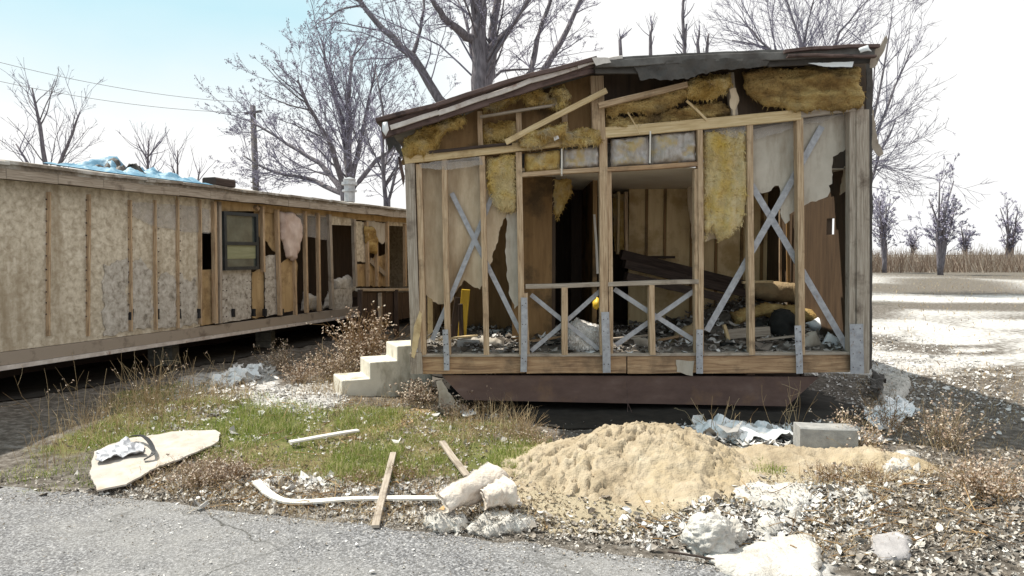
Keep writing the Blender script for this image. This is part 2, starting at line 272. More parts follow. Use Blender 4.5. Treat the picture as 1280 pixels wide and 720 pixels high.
def tube(mb, pts, rs, k=6):
    n = len(pts); V = []; Fc = []
    ref = Vector((.3, .2, 1)).normalized()
    for i in range(n):
        a = pts[max(i - 1, 0)]; b = pts[min(i + 1, n - 1)]; ax = (b - a)
        ax = ax.normalized() if ax.length > 1e-9 else Vector((0, 0, 1))
        s = ax.cross(ref)
        if s.length < .05: s = ax.cross(Vector((1, 0, 0)))
        s.normalize(); t = ax.cross(s)
        for j in range(k):
            an = 6.28318 * j / k; V.append(pts[i] + (s * math.cos(an) + t * math.sin(an)) * rs[i])
    for i in range(n - 1):
        for j in range(k):
            q = (j + 1) % k; Fc.append((i * k + j, i * k + q, i * k + k + q, i * k + k + j))
    if k > 3: Fc.append(tuple(range(k - 1, -1, -1))); Fc.append(tuple(range((n - 1) * k, n * k)))
    mb.add(V, Fc)

def inside(p, poly):
    x, y = p; c = False; n = len(poly); j = n - 1
    for i in range(n):
        xi, yi = poly[i]; xj, yj = poly[j]
        if (yi > y) != (yj > y) and x < (xj - xi) * (y - yi) / (yj - yi) + xi: c = not c
        j = i
    return c
def edist(p, poly):
    x, y = p; best = 1e9; n = len(poly)
    for i in range(n):
        ax, ay = poly[i]; bx, by = poly[(i + 1) % n]; dx, dy = bx - ax, by - ay
        l = dx * dx + dy * dy; t = 0 if l == 0 else max(0, min(1, ((x - ax) * dx + (y - ay) * dy) / l))
        q = (x - ax - t * dx) ** 2 + (y - ay - t * dy) ** 2
        if q < best: best = q
    return math.sqrt(best)
def rough_outline(poly, sp, jag, seed=0, jag_dirs=None):
    out = []; n = len(poly)
    for i in range(n):
        a, b = Vector(poly[i]), Vector(poly[(i + 1) % n]); L = (b - a).length; k = max(1, int(L / sp))
        j_ = jag if jag_dirs is None else jag * jag_dirs[i % len(jag_dirs)]
        nn = Vector((-(b - a).y, (b - a).x)) / max(L, 1e-6)
        for q in range(k):
            p = a + (b - a) * q / k
            if j_:
                w = noise.noise(Vector((p.x * 9 + seed, p.y * 9, seed * 3.1))) + .6 * noise.noise(Vector((p.x * 31, p.y * 31 + seed, 5)))
                p = p + nn * w * j_ * (0 if q == 0 else 1)
            out.append((p.x, p.y))
    return out
def triang(poly, sp):
    xs = [p[0] for p in poly]; ys = [p[1] for p in poly]; pts = [Vector(p) for p in poly]; n = len(pts)
    y = min(ys) + sp * .5; r = 0
    while y < max(ys):
        x = min(xs) + (sp * .5 if r % 2 else 0)
        while x < max(xs):
            q = (x + random.uniform(-.2, .2) * sp, y + random.uniform(-.2, .2) * sp)
            if inside(q, poly) and edist(q, poly) > sp * .45: pts.append(Vector(q))
            x += sp
        y += sp * .87; r += 1
    res = geometry.delaunay_2d_cdt(pts, [], [list(range(n))], 1, 1e-6)
    return res[0], res[2]
def sheet_mb(poly, frame, sp=.05, an=(1, 1), thick=.012, jag=.01, hfun=None, pillow=0, edge=.06, namp=0, nsc=4, seed=None, jd=None, fuzz=0):
    """solid torn sheet or padded batt: front skin displaced along N, back skin at -thick"""
    O, U, V_, N_ = frame; seed = random.random() * 90 if seed is None else seed
    ol = rough_outline(poly, sp * .6, jag, seed, jd)
    vs_, fs = triang(ol, sp)
    front, back = [], []
    for q in vs_:
        d = edist(q, ol) if pillow else 0
        h = 0
        if pillow:
            e = min(1, d / edge); h += pillow * math.sqrt(max(0, 1 - (1 - e) ** 2))
        if namp:
            nv = noise.fractal(Vector((q.x * nsc * an[0] + seed, q.y * nsc * an[1], seed)), .9, 2.1, 4)
            h += namp * nv * (min(1, d / edge * 1.5 + .15) if pillow else 1)
        bk = 0
        if hfun: z = hfun(q.x, q.y); h += z; bk += z
        if namp and not pillow: bk += namp * nv
        P = O + U * q.x + V_ * q.y
        front.append(P + N_ * h); back.append(P + N_ * (bk - thick))
    cnt = {}
    for f in fs:
        for i in range(3):
            e = (f[i], f[(i + 1) % 3]); k = tuple(sorted(e)); cnt.setdefault(k, []).append(e)
    n = len(front); Fc = [tuple(f) for f in fs] + [tuple(n + i for i in reversed(f)) for f in fs]
    for k, es in cnt.items():
        if len(es) == 1: a, b = es[0]; Fc.append((b, a, n + a, n + b))
    mb = MB(); mb.add(front + back, Fc)
    if fuzz:
        for _ in range(fuzz):
            i = random.randrange(n); p = front[i]; dr = (N_ * random.uniform(.1, 1) + U * random.uniform(-1, 1) + V_ * random.uniform(-1.1, .5)).normalized()
            l = random.uniform(.012, .05); w = N_.cross(dr).normalized() * random.uniform(.002, .006)
            q = p + dr * l * .5; e = q + (dr * .4 - V_ * .7 + U * random.uniform(-.4, .4)).normalized() * l * .7
            mb.add([p - w, p + w, q + w * .7, q - w * .7, e], [(0, 1, 2, 3), (3, 2, 4)])
    return mb

FY = 6.9                                   # the open gable end stands 6.9 m away
def fac(Y): return (Vector((0, Y, 0)), Vector((1, 0, 0)), Vector((0, 0, 1)), Vector((0, -1, 0)))
def fp(px, Y=FY): return [(at(x, y, Y).x, at(x, y, Y).z) for x, y in px]
def fsheet(name, px, Y, mat, parent, **k):
    sm = k.pop('smooth', bool(k.get('pillow')))
    return obj(name, sheet_mb(fp(px, Y), fac(Y), **k), M[mat], parent, smooth=sm)

# ------------------------------------------------------------------ ground and road
ROAD = [G(*p) for p in ((-900, 560), (0, 607), (158, 622), (300, 640), (450, 655), (560, 668), (700, 684), (850, 702), (960, 716), (1100, 740), (1300, 775), (2600, 990))]
def road_edge(x):
    for a, b in zip(ROAD, ROAD[1:]):
        if a.x <= x <= b.x: return a.y + (b.y - a.y) * (x - a.x) / (b.x - a.x)
    return ROAD[0].y if x < ROAD[0].x else ROAD[-1].y
def smooth(a, b, x):
    t = max(0, min(1, (x - a) / (b - a))); return t * t * (3 - 2 * t)
def gz(x, y):
    e = y - road_edge(x)
    h = .035 * noise.fractal(Vector((x * .9, y * .9, 3)), 1, 2, 3) + .012 * noise.fractal(Vector((x * 6, y * 6, 9)), 1, 2, 3)
    h *= smooth(0, .5, e)
    h += -.03 * (1 - smooth(-.25, .0, e)) + .01
    h += .05 * smooth(.2, 1.3, e) * smooth(3.8, 2.6, x) * (1 - smooth(6.6, 7.6, y) * .5)
    h += .10 * math.exp(-((x + 2.4) ** 2 / .9 + (y - 7.2) ** 2 / .5))
    d = math.hypot(x, y)
    if d > 30: h += (noise.noise(Vector((x * .01, y * .01, 0)))) * .5 * smooth(30, 120, d)
    return h
def gp(px, py, up=0):
    p = G(px, py)
    for _ in range(4): p = G(px, py, gz(p.x, p.y))
    return Vector((p.x, p.y, p.z + up))
def gpoly(px): return [(gp(*p).x, gp(*p).y) for p in px]
TURF = [gpoly([(60, 560), (158, 520), (240, 500), (300, 508), (400, 512), (470, 512), (540, 520), (620, 530), (650, 545), (690, 560), (640, 575), (600, 600), (540, 590), (470, 610), (400, 590), (330, 590), (280, 570), (180, 548), (100, 565)]),
        gpoly([(150, 545), (158, 490), (240, 480), (330, 500), (330, 545)])]
DUST = [gpoly([(915, 608), (1010, 604), (1020, 640), (960, 650)]), gpoly([(870, 690), (930, 655), (1030, 670), (1030, 730), (920, 730)]), gpoly([(310, 490), (420, 480), (430, 505), (330, 520)]),
        gpoly([(320, 590), (420, 595), (560, 610), (560, 650), (430, 645), (330, 625)]), [(3.6, 9.6), (8, 9.2), (12, 11), (26, 26), (12, 30), (4.5, 15)], gpoly([(230, 470), (340, 455), (345, 500), (220, 500)])]
SANDP = [gpoly([(590, 600), (700, 560), (960, 560), (1130, 572), (1130, 606), (1010, 604), (960, 625), (780, 665), (690, 665)])]
def cover(x, y):
    r = g = b = 0.0
    if y < 20 and abs(x) < 12:
        for P in TURF:
            d = edist((x, y), P); r = max(r, .75 if inside((x, y), P) else .55 * max(0, 1 - d / .4))
        for P in DUST:
            d = edist((x, y), P); g = max(g, .62 if inside((x, y), P) else .5 * max(0, 1 - d / .3)) * (1 + (.55 * noise.fractal(Vector((x * .8, y * 1.6, 7)), 1, 2, 4) - .08 if y > 9 else 0))
        for P in SANDP:
            d = edist((x, y), P); b = max(b, .8 if inside((x, y), P) else .6 * max(0, 1 - d / .15))
    else: r = .3; g = .28 + .8 * noise.fractal(Vector((x * .10, y * .35, 4)), 1, 2, 4)
    return (r, g, b, 1)
def spaced(lo, hi, a, b, step):
    out = []; x = a
    while x <= b: out.append(x); x += step
    s = step; x = b
    while x < hi: s *= 1.25; x += s; out.append(x)
    s = step; x = a; pre = []
    while x > lo: s *= 1.25; x -= s; pre.append(x)
    return pre[::-1] + out
gx = spaced(-600, 600, -5.2, 5.2, .055); gy = spaced(-60, 900, 3.0, 10.0, .055)
mb = MB(); mb.v = [Vector((x, y, gz(x, y))) for y in gy for x in gx]; nx = len(gx)
mb.f = [(j * nx + i, j * nx + i + 1, j * nx + nx + i + 1, j * nx + nx + i) for j in range(len(gy) - 1) for i in range(nx - 1)]
cov = [cover(v.x, v.y) for v in mb.v]
g_ = obj('ground', mb, M['ground'], smooth=True, base=(0, 0, 0)); tag(g_, kind='structure')
ca = g_.data.color_attributes.new('cover', 'FLOAT_COLOR', 'POINT')
for i, c in enumerate(cov): ca.data[i].color = c
# road: crumbling edge, one sheet
mb = MB(); rx = spaced(-120, 120, -4, 4, .04); rows = [0, .03, .08, .2, .5, 1, 2, 3.2, 5, 7]
for i, x in enumerate(rx):
    e = road_edge(x) - .02 + .05 * noise.fractal(Vector((x * 4, 0, 0)), 1, 2, 4)
    for r in rows:
        mb.v.append(Vector((x, e - r, (gz(x, e) - .01 if r == 0 else .018 + .004 * noise.noise(Vector((x * 3, r * 3, 1)))))))
nr = len(rows)
mb.f = [(i * nr + j, i * nr + j + 1, i * nr + nr + j + 1, i * nr + nr + j) for i in range(len(rx) - 1) for j in range(nr - 1)]
tag(obj('road', mb, M['asphalt'], smooth=True, base=(0, 0, 0)), kind='structure')

def earth(poly):  # near-black ground sheet with the shade under a home painted in
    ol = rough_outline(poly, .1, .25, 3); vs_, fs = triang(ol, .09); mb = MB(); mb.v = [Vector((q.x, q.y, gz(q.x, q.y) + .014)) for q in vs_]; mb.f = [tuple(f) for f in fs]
    tag(obj('painted_shade', mb, M['bare'], smooth=True, base=(0, 0, 0)), kind='structure')
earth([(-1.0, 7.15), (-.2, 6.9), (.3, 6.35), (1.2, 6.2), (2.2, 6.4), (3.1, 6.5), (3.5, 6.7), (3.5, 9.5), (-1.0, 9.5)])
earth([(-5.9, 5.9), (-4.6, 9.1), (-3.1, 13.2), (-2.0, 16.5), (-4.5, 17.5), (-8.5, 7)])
# ------------------------------------------------------------------ main mobile home (open gable end)
XL, XR = at(512, 300, FY).x, at(1084, 300, FY).x
HF = at(700, 443, FY).z                    # floor top
BACKY = 17.5
home = thing('mobile_home', 'gutted mobile home with open end wall, bare studs and yellow insulation under its roof', 'mobile home', ((XL + XR) / 2, FY, 0))
X1, Z1 = Vector((1, 0, 0)), Vector((0, 0, 1))
def fstud(name, a, b, wpx, mat, Y=FY, d=.089, par=home, **k):
    return timber(name, at(*a, Y), at(*b, Y), wpx / F_PX * Y, d, mat, par, side=X1, **k)
fstud('corner_post', (513, 205), (521, 464), 12, 'stud_grey', Y=FY - .01)
fstud('stud', (524, 206), (530, 443), 7, 'stud')
fstud('stud', (556, 200), (560, 443), 7, 'stud')
fstud('stud', (603, 196), (608, 443), 7, 'stud')
fstud('stud', (648, 191), (653, 443), 7.5, 'stud')
fstud('jack_stud', (657, 366), (659, 443), 5.5, 'stud', Y=FY + .01)
fstud('centre_post', (753, 172), (755, 443), 10, 'stud', Y=FY - .005)
fstud('jack_stud', (761, 210), (763, 443), 5.5, 'stud', Y=FY + .012)
fstud('stud', (874, 163), (875, 443), 6.5, 'stud')
fstud('jack_stud', (869, 212), (869.5, 443), 4.5, 'stud', Y=FY + .012)
fstud('stud', (936, 156), (938, 443), 7.5, 'stud')
fstud('stud', (998, 148), (1000, 443), 8, 'stud')
fstud('stud', (1063, 140), (1063, 443), 8, 'stud_grey')
fstud('corner_post', (1076, 138), (1076, 466), 16, 'stud_grey', Y=FY - .012)
fstud('gable_post', (746, 96), (748, 176), 16, 'stud', Y=FY - .015, segs=2)
fstud('gable_stud', (600, 140), (601, 190), 6, 'stud', Y=FY + .02, segs=2)
fstud('gable_stud', (648, 142), (649, 182), 7, 'stud', Y=FY + .02, segs=2)
fstud('gable_stud', (705, 120), (706, 175), 7, 'stud', Y=FY + .02, segs=2)
fstud('gable_stud', (912, 92), (917, 150), 8, 'stud_grey', Y=FY + .02, segs=2)
fstud('cripple_stud', (705, 359), (706, 443), 7.5, 'stud')
fstud('cripple_stud', (814, 356), (814.5, 443), 7, 'stud')
fstud('cripple_stud', (576, 380), (577, 443), 5, 'dark_wood', Y=FY + .5)
def frail(name, a, b, hpx, mat, Y=FY, d=.089, par=home, **k):
    return timber(name, at(*a, Y), at(*b, Y), hpx / F_PX * Y, d, mat, par, side=Z1, **k)
frail('window_sill', (657, 358), (750, 355.5), 5.5, 'stud_grey')
frail('window_sill', (759, 355), (872, 352), 5.5, 'stud_grey')
frail('header', (652, 219), (749, 212), 5.5, 'stud', segs=2)
frail('header', (758, 213), (871, 205), 5.5, 'joist', segs=2)
frail('top_plate', (506, 200), (744, 172), 11, 'pale_wood', Y=FY - .03, d=.05)
frail('top_plate', (756, 166), (1000, 144), 13, 'pale_wood', Y=FY - .03, d=.05)
frail('top_plate', (1000, 144), (1078, 134), 8, 'stud_grey', Y=FY - .028, d=.05)
frail('broken_plank', (632, 178), (758, 113), 7, 'pale_wood', Y=FY - .14, d=.03)
frail('broken_plank', (748, 133), (858, 106), 7, 'stud', Y=FY - .16, d=.08)
frail('broken_plank', (600, 146), (700, 131), 3, 'stud_grey', Y=FY - .1, d=.05)
frail('broken_plank', (536, 190), (640, 180), 3.5, 'dark_wood', Y=FY - .08, d=.03)
frail('splinter', (858, 126), (884, 150), 3, 'pale_wood', Y=FY - .07, d=.02, segs=2)
frail('splinter', (785, 140), (800, 168), 1.5, 'pale_wood', Y=FY - .1, d=.01, segs=2)
for a, b in (((702, 186), (702, 220)), ((812.5, 164), (812.5, 204))):
    fstud('white_strip', a, b, 2, 'white_wood', Y=FY - .07, d=.006, segs=1)
# rim joist in butted boards
for a, b in ((528, 657), (658, 783), (784, 872), (873, 1062)):
    frail('rim_joist', (a, 455.5), (b - .6, 455.5 - (b - 528) * .004), 23, 'joist', Y=FY, d=.04)
frail('sole_plate', (527, 443.5), (1064, 441), 3.5, 'stud_grey', Y=FY + .02, d=.12)
for x in (521, 537.5):
    pass
fstud('joist_end', (520, 441), (521, 467), 15, 'stud_grey', Y=FY - .06, d=.04, segs=2)
# galvanised straps
def nails(o, a, b, wpx, Y, n):
    mb = MB()
    for i in range(n):
        for sx in (-.26, .26):
            f = (i + .4 + random.uniform(-.15, .15)) / n; p = at(a[0] + (b[0] - a[0]) * f + sx * wpx, a[1] + (b[1] - a[1]) * f, Y - .004)
            tube(mb, [p + Vector((0, .003, 0)), p - Vector((0, .0015, 0))], [.006, .0055], 6)
    obj('nail_heads', mb, M['roof_brown'], o)
def strap(a, b, wpx, Y): return fstud('strap', a, b, wpx, 'steel_strap', Y=Y, d=.003, segs=3, bev=.0005, warp=.004)
for a, b, w in (((557, 412), (558, 463), 7), ((655, 372), (655, 465), 8), ((757, 390), (758, 466), 10), ((875, 412), (874, 467), 8.5), ((998, 407), (999, 467), 8.5), ((1071, 405), (1071, 467), 17), ((519, 412), (520, 440), 5)):
    nails(strap(a, b, w, FY - .066), a, b, w, FY - .066, 4)
for a, b, w in (((565, 241), (657, 430), 6), ((618, 240), (540, 425), 6), ((664, 368), (748, 437), 5.5), ((750, 364), (664, 439), 5.5), ((768, 361), (869, 427), 6), ((869, 362), (770, 432), 6),
                ((1027, 158), (884, 414), 8), ((939, 231), (1060, 436), 8)):
    strap(a, b, w, FY + (.052 if a[0] > b[0] else .056))
# maroon cross beam and chassis
mb = MB(); sec = fp([(552, 469), (581, 500), (800, 504.5), (984, 508), (1024, 471)], FY + .03)
n = len(sec); V = [Vector((x, FY + .03, z)) for x, z in sec] + [Vector((x, FY + .09, z)) for x, z in sec]
mb.add(V, [tuple(range(n)), tuple(range(2 * n - 1, n - 1, -1))] + [(i, n + i, n + (i + 1) % n, (i + 1) % n) for i in range(n)])
obj('steel_beam', mb, M['steel_beam'], home)
for x in (.1, 2.3):
    mb = MB(); box(mb, x, x + .08, FY + .1, BACKY, .22, .42); obj('chassis_rail', mb, M['steel_beam'], home)
# floor
mb = MB(); box(mb, XL + .02, XR - .02, FY + .025, BACKY, HF - .16, HF - .004); obj('floor', mb, M['dirt_floor'], home)
# outer walls
TOPL, TOPR = 2.55, 2.98
def vbox(name, mat, *b):
    mb = MB(); box(mb, *b); return obj(name, mb, M[mat], home)
def side_wall(name, x, t, segs_, top, mat):
    mb = MB()
    for y0, y1, z0, z1 in segs_: box(mb, x, x + t, y0, y1, z0, z1)
    return obj(name, mb, M[mat], home)
side_wall('side_wall', XL, .06, [(FY + .08, 7.42, HF - .16, TOPL), (8.32, BACKY, HF - .16, TOPL), (7.422, 8.318, 2.5, TOPL)], TOPL, 'tan_sheet')
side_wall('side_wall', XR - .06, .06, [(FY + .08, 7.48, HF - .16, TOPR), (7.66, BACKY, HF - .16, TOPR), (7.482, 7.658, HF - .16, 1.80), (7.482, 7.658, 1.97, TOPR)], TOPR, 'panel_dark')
vbox('back_wall', 'tan_sheet', XL, XR, BACKY, BACKY + .06, 0, 2.75)
# unseen boards added under the floor to block light and darken the crawl space
for x in (XL + .3, XR - .06): vbox('added_light_block', 'dark_wood', x, x + .03, 8.24, BACKY, 0, HF - .17)
vbox('added_light_block', 'dark_wood', XL + .35, XR - .1, 8.2, 8.23, 0, HF - .17)
# interior partitions and ceiling
CZ = at(870, 205, FY).z
xb = at(786, 300, 9.4).x
vbox('partition', 'panel_light', xb, XR - .07, 9.4, 9.44, HF, CZ)
for px_ in (806, 829, 862, 893, 925, 950): 
    x = at(px_, 300, 9.4).x; vbox('batten', 'panel', x, x + .035, 9.37, 9.398, HF + .9 if px_ < 862 else HF, CZ - .003)
vbox('shelf_edge', 'dark_wood', xb, at(842, 300, 9.3).x, 9.2, 9.36, at(800, 320, 9.3).z - .03, at(800, 320, 9.3).z)
x0, x1 = at(640, 300, 7.9).x, at(690, 300, 7.9).x
vbox('partition', 'panel', x0, x1, 7.9, 7.94, HF, CZ)
x2 = at(741, 300, 8.3).x
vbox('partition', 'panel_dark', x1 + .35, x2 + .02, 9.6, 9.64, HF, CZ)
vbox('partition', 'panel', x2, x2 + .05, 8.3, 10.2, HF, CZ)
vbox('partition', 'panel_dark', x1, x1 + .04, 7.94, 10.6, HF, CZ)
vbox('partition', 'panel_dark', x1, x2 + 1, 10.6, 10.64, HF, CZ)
vbox('partition', 'panel', XL + .07, x0, 9.2, 9.24, HF, CZ)
fstud('partition_edge', (743, 268), (747, 342), 3, 'white_wood', Y=8.2, d=.02)
fstud('partition_stud', (782, 240), (783, 317), 4, 'stud', Y=9.0)
fstud('partition_stud', (773, 240), (772, 318), 3, 'pale_wood', Y=9.1)
fsheet('insulation', [(766, 242), (782, 242), (783, 316), (768, 314)], 9.2, 'insul', home, pillow=.05, edge=.05, namp=.03, sp=.04)
fsheet('drywall', [(858, 228), (905, 228), (905, 292), (866, 306), (862, 270)], 9.15, 'drywall', home, jag=.02)
# back boards behind the torn panels at the right
for px_, w, m_ in ((1008, 14, 'panel_dark'), (1050, 9, 'panel_dark'), (1058, 5, 'stud_grey'), (985, 4, 'panel'), (975, 3, 'stud')):
    fstud('inner_board', (px_, 262), (px_ + 1, 410), w, m_, Y=8.6, d=.02)
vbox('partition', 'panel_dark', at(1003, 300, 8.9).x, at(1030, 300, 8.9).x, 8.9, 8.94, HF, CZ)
# torn drywall skins behind the studs
fsheet('drywall', [(526, 206), (600, 200), (648, 194), (650, 240), (650, 258), (629, 275), (613, 330), (600, 362), (580, 350), (572, 362), (560, 384), (545, 378), (530, 366)], FY + .09, 'drywall', home, namp=.014, nsc=3, sp=.04, jag=.03, jd=[0, 0, 0, 0, .6, 1, 1, 1, 1, 1, 1, 1, 0])
fsheet('drywall', [(633, 268), (650, 262), (652, 378), (643, 386), (637, 370), (633, 330)], FY + .08, 'drywall_grey', home, jag=.02)
fsheet('drywall', [(940, 162), (997, 150), (996, 262), (987, 268), (982, 280), (976, 262), (973, 232), (960, 240), (948, 240), (940, 232)], FY + .08, 'drywall_grey', home, namp=.014, nsc=3, sp=.04, jag=.03, jd=[0, 0, 0, 1, 1, 1, 1, 1, 1, 1])
fsheet('drywall', [(1002, 149), (1061, 142), (1061, 178), (1050, 190), (1041, 196), (1041, 218), (1036, 232), (1034, 246), (1020, 252), (1004, 258)], FY + .085, 'drywall_grey', home, namp=.014, nsc=3, sp=.04, jag=.03, jd=[0, 0, 1, 1, 1, 1, 1, 1, 1, 0])
fsheet('drywall', [(1056, 208), (1062, 210), (1062, 236), (1050, 244)], FY + .3, 'drywall', home, jag=.02)
# stud-bay insulation
fsheet('insulation', [(608, 196), (646, 191), (646, 240), (644, 262), (634, 268), (622, 262), (612, 240), (608, 220)], FY + .035, 'insul_pale', home, pillow=.05, edge=.06, namp=.05, nsc=7, sp=.025, jag=.03, fuzz=900, an=(1.7, .5), thick=.02)
fsheet('insulation', [(879, 166), (934, 160), (934, 250), (928, 282), (912, 296), (898, 303), (889, 285), (881, 300), (879, 240)], FY + .035, 'insul_pale', home, pillow=.05, edge=.06, namp=.06, nsc=6, sp=.025, jag=.03, fuzz=1300, an=(1.7, .5), thick=.02)
fsheet('drywall', [(872, 232), (900, 232), (925, 250), (922, 285), (900, 298), (874, 302)], FY + .11, 'drywall', home, jag=.02)
for P, m_ in (([(656, 192), (700, 187), (700, 214), (656, 217)], 'insul'), ([(703, 187), (749, 181), (749, 209), (703, 213)], 'film'), ([(764, 174), (811, 169), (811, 207), (764, 210)], 'film'), ([(813, 168), (870, 163), (870, 203), (813, 207)], 'film')):
    fsheet('insulation', P, FY + .03, m_, home, pillow=.06, edge=.05, namp=.05, nsc=9, sp=.025, jag=.008, fuzz=0, thick=.02)
# gable: backing and heaps of insulation
fsheet('gable_backing', [(500, 205), (512, 180), (600, 135), (742, 93), (742, 180), (520, 210)], FY + .1, 'panel', home, jag=0, sp=.15)
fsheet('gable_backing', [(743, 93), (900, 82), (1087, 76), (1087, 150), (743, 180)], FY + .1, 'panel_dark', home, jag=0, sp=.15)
GI = [([(500, 190), (508, 172), (530, 158), (560, 148), (580, 142), (582, 152), (566, 162), (552, 172), (546, 190), (530, 199), (512, 200)], 'insul', .10, -.02),
      ([(602, 131), (618, 123), (640, 115), (652, 118), (640, 128), (622, 139), (606, 140)], 'insul', .08, -.03),
      ([(648, 111), (672, 108), (690, 122), (706, 118), (712, 128), (700, 136), (680, 134), (660, 132), (652, 122)], 'insul', .09, -.05),
      ([(690, 112), (704, 106), (712, 118), (708, 134), (698, 134), (700, 120)], 'insul_pale', .07, -.12),
      ([(599, 160), (625, 152), (648, 150), (650, 172), (622, 180), (600, 178)], 'insul', .05, .05),
      ([(650, 168), (680, 158), (708, 152), (712, 166), (690, 178), (668, 186), (652, 184)], 'insul', .08, -.08),
      ([(698, 166), (720, 162), (748, 162), (750, 178), (726, 184), (702, 184)], 'insul', .10, -.07),
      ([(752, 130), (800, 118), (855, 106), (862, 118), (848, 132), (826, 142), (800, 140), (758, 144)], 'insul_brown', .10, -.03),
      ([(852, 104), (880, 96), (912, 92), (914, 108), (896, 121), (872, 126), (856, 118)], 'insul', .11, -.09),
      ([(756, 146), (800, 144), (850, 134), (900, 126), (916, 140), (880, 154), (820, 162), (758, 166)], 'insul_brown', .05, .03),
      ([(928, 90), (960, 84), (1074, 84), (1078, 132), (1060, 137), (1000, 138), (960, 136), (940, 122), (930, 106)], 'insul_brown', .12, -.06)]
for P, m_, pl, dy in GI:
    fsheet('insulation', P, FY + dy, m_, home, pillow=pl, edge=pl * 1.1, namp=.08, nsc=6, sp=.022, jag=.03, fuzz=700, an=(.55, 2.2), thick=.03)
fsheet('torn_paper', [(912, 112), (920, 110), (924, 126), (918, 146), (912, 130)], FY - .15, 'drywall', home, jag=.02, thick=.004)
fsheet('torn_paper', [(690, 166), (697, 164), (699, 173), (693, 176)], FY - .16, 'white_plastic', home, jag=.01, thick=.004)
fsheet('insulation', [(693, 224), (714, 224), (716, 240), (706, 258), (697, 276), (692, 262)], 7.6, 'insul', home, pillow=.05, edge=.05, namp=.05, nsc=9, sp=.025, jag=.02, fuzz=200)
# thin torn film drooping under the right top plate
fsheet('plastic_film', [(880, 158), (936, 152), (936, 168), (915, 172), (900, 166), (882, 176)], FY - .01, 'film_clear', home, jag=.02, namp=.02, thick=.002, sp=.02)
fsheet('plastic_film', [(940, 154), (1040, 142), (1060, 143), (1030, 152), (1000, 158), (960, 170), (942, 176)], FY + .045, 'film_clear', home, jag=.02, namp=.015, thick=.002, sp=.02)
fsheet('plastic_film', [(524, 204), (600, 196), (604, 206), (560, 212), (526, 210)], FY - .05, 'film_clear', home, jag=.01, namp=.01, thick=.002, sp=.02)
# roof
RY = 6.52
rsec = [at(px, py, RY) for px, py in ((470, 149), (540, 130), (600, 112), (660, 92), (745, 73), (830, 68), (960, 62), (1098, 57))]
def slab(xs, ys, zf, th, holes):
    mb = MB(); nx_, ny_ = len(xs), len(ys)
    keep = lambda i, j: 0 <= i < nx_ - 1 and 0 <= j < ny_ - 1 and not any(x0 < (xs[i] + xs[i + 1]) / 2 + .03 * math.sin(j * 5) < x1 and y0 < (ys[j] + ys[j + 1]) / 2 + .03 * math.cos(i * 7) < y1 for x0, x1, y0, y1 in holes)
    for k in (0, -th):
        for y in ys:
            for x in xs: mb.v.append(Vector((x, y, zf(x, y) + k)))
    n_ = nx_ * ny_
    for j in range(ny_ - 1):
        for i in range(nx_ - 1):
            if not keep(i, j): continue
            a, b_, c, d = j * nx_ + i, j * nx_ + i + 1, (j + 1) * nx_ + i + 1, (j + 1) * nx_ + i
            mb.f.append((a, b_, c, d)); mb.f.append((n_ + a, n_ + d, n_ + c, n_ + b_))
            for (p, q_), (di, dj) in (((a, b_), (0, -1)), ((b_, c), (1, 0)), ((c, d), (0, 1)), ((d, a), (-1, 0))):
                if not keep(i + di, j + dj): mb.f.append((q_, p, n_ + p, n_ + q_))
    return mb
def fine(lst, st):
    out = []
    for a, b_ in zip(lst, lst[1:]):
        k = max(1, round((b_ - a) / st)); out += [a + (b_ - a) * i / k for i in range(k)]
    return out + [lst[-1]]
def rzz(x, y):
    for a, b_ in zip(rsec, rsec[1:]):
        if x <= b_.x + 1e-6: z = a.z + (b_.z - a.z) * (x - a.x) / (b_.x - a.x); break
    return z + .02 * noise.noise(Vector((x * 3, y * 2, 4)))
roof = obj('roof', slab(fine([p.x for p in rsec], .09), fine([RY, 10.5], .09)[:-1] + fine([10.5, BACKY + .3], .8), rzz, .03, [(-.75, -.22, 7.52, 7.95), (1.5, 2.7, 7.7, 9.3)]), M['roof_metal'], home)  # larger right-hand hole is added, unseen, to let daylight into the room
obj('ceiling', slab(fine([XL + .07, XR - .07], .07), fine([FY + .3, 10], .07)[:-1] + fine([10, BACKY - .05], .8), lambda x, y: CZ + .01 * noise.noise(Vector((x * 2, y * 2, 0))), .012, [(-.18, .24, 7.36, 7.72), (2.35, 3.2, 7.5, 9.0)]), M['ceiling'], home)  # larger ceiling hole added out of view so that light reaches the right room
def rbar(name, px, h, d, mat, Y, par=roof):
    mb = MB()
    for a, b in zip(px, px[1:]): bar(mb, at(*a, Y), at(*b, Y), h / F_PX * Y, d, Z1, segs=3, warp=.006)
    return obj(name, mb, M[mat], par)
rbar('roof_edge', [(470, 151), (545, 131), (604, 113), (662, 94), (746, 74)], 5, .05, 'roof_brown', RY - .03)
rbar('fascia', [(478, 168), (548, 147), (610, 126), (670, 106), (742, 86)], 10, .04, 'roof_brown', RY + .05)
rbar('metal_trim', [(488, 159), (548, 141), (608, 121), (664, 101), (724, 83)], 6, .02, 'roof_white', RY - .0)
rbar('soffit_board', [(476, 159), (548, 138), (608, 118), (666, 98), (742, 79)], 9, .03, 'roof_brown', RY + .03)
rbar('metal_trim', [(722, 84), (745, 77), (778, 72)], 4, .02, 'roof_white', RY - .02)
rbar('fascia', [(744, 80), (830, 76), (960, 70), (1092, 66)], 9, .03, 'roof_metal', RY - .02)
rbar('fascia', [(744, 88), (830, 86), (960, 78), (1090, 74)], 10, .03, 'membrane', RY + .03)
rbar('roof_edge', [(980, 64), (1040, 60), (1098, 57)], 4, .05, 'roof_brown', RY - .06)
rbar('roof_edge', [(984, 69.5), (1040, 70.5), (1094, 70)], 3, .05, 'roof_brown', RY - .08)
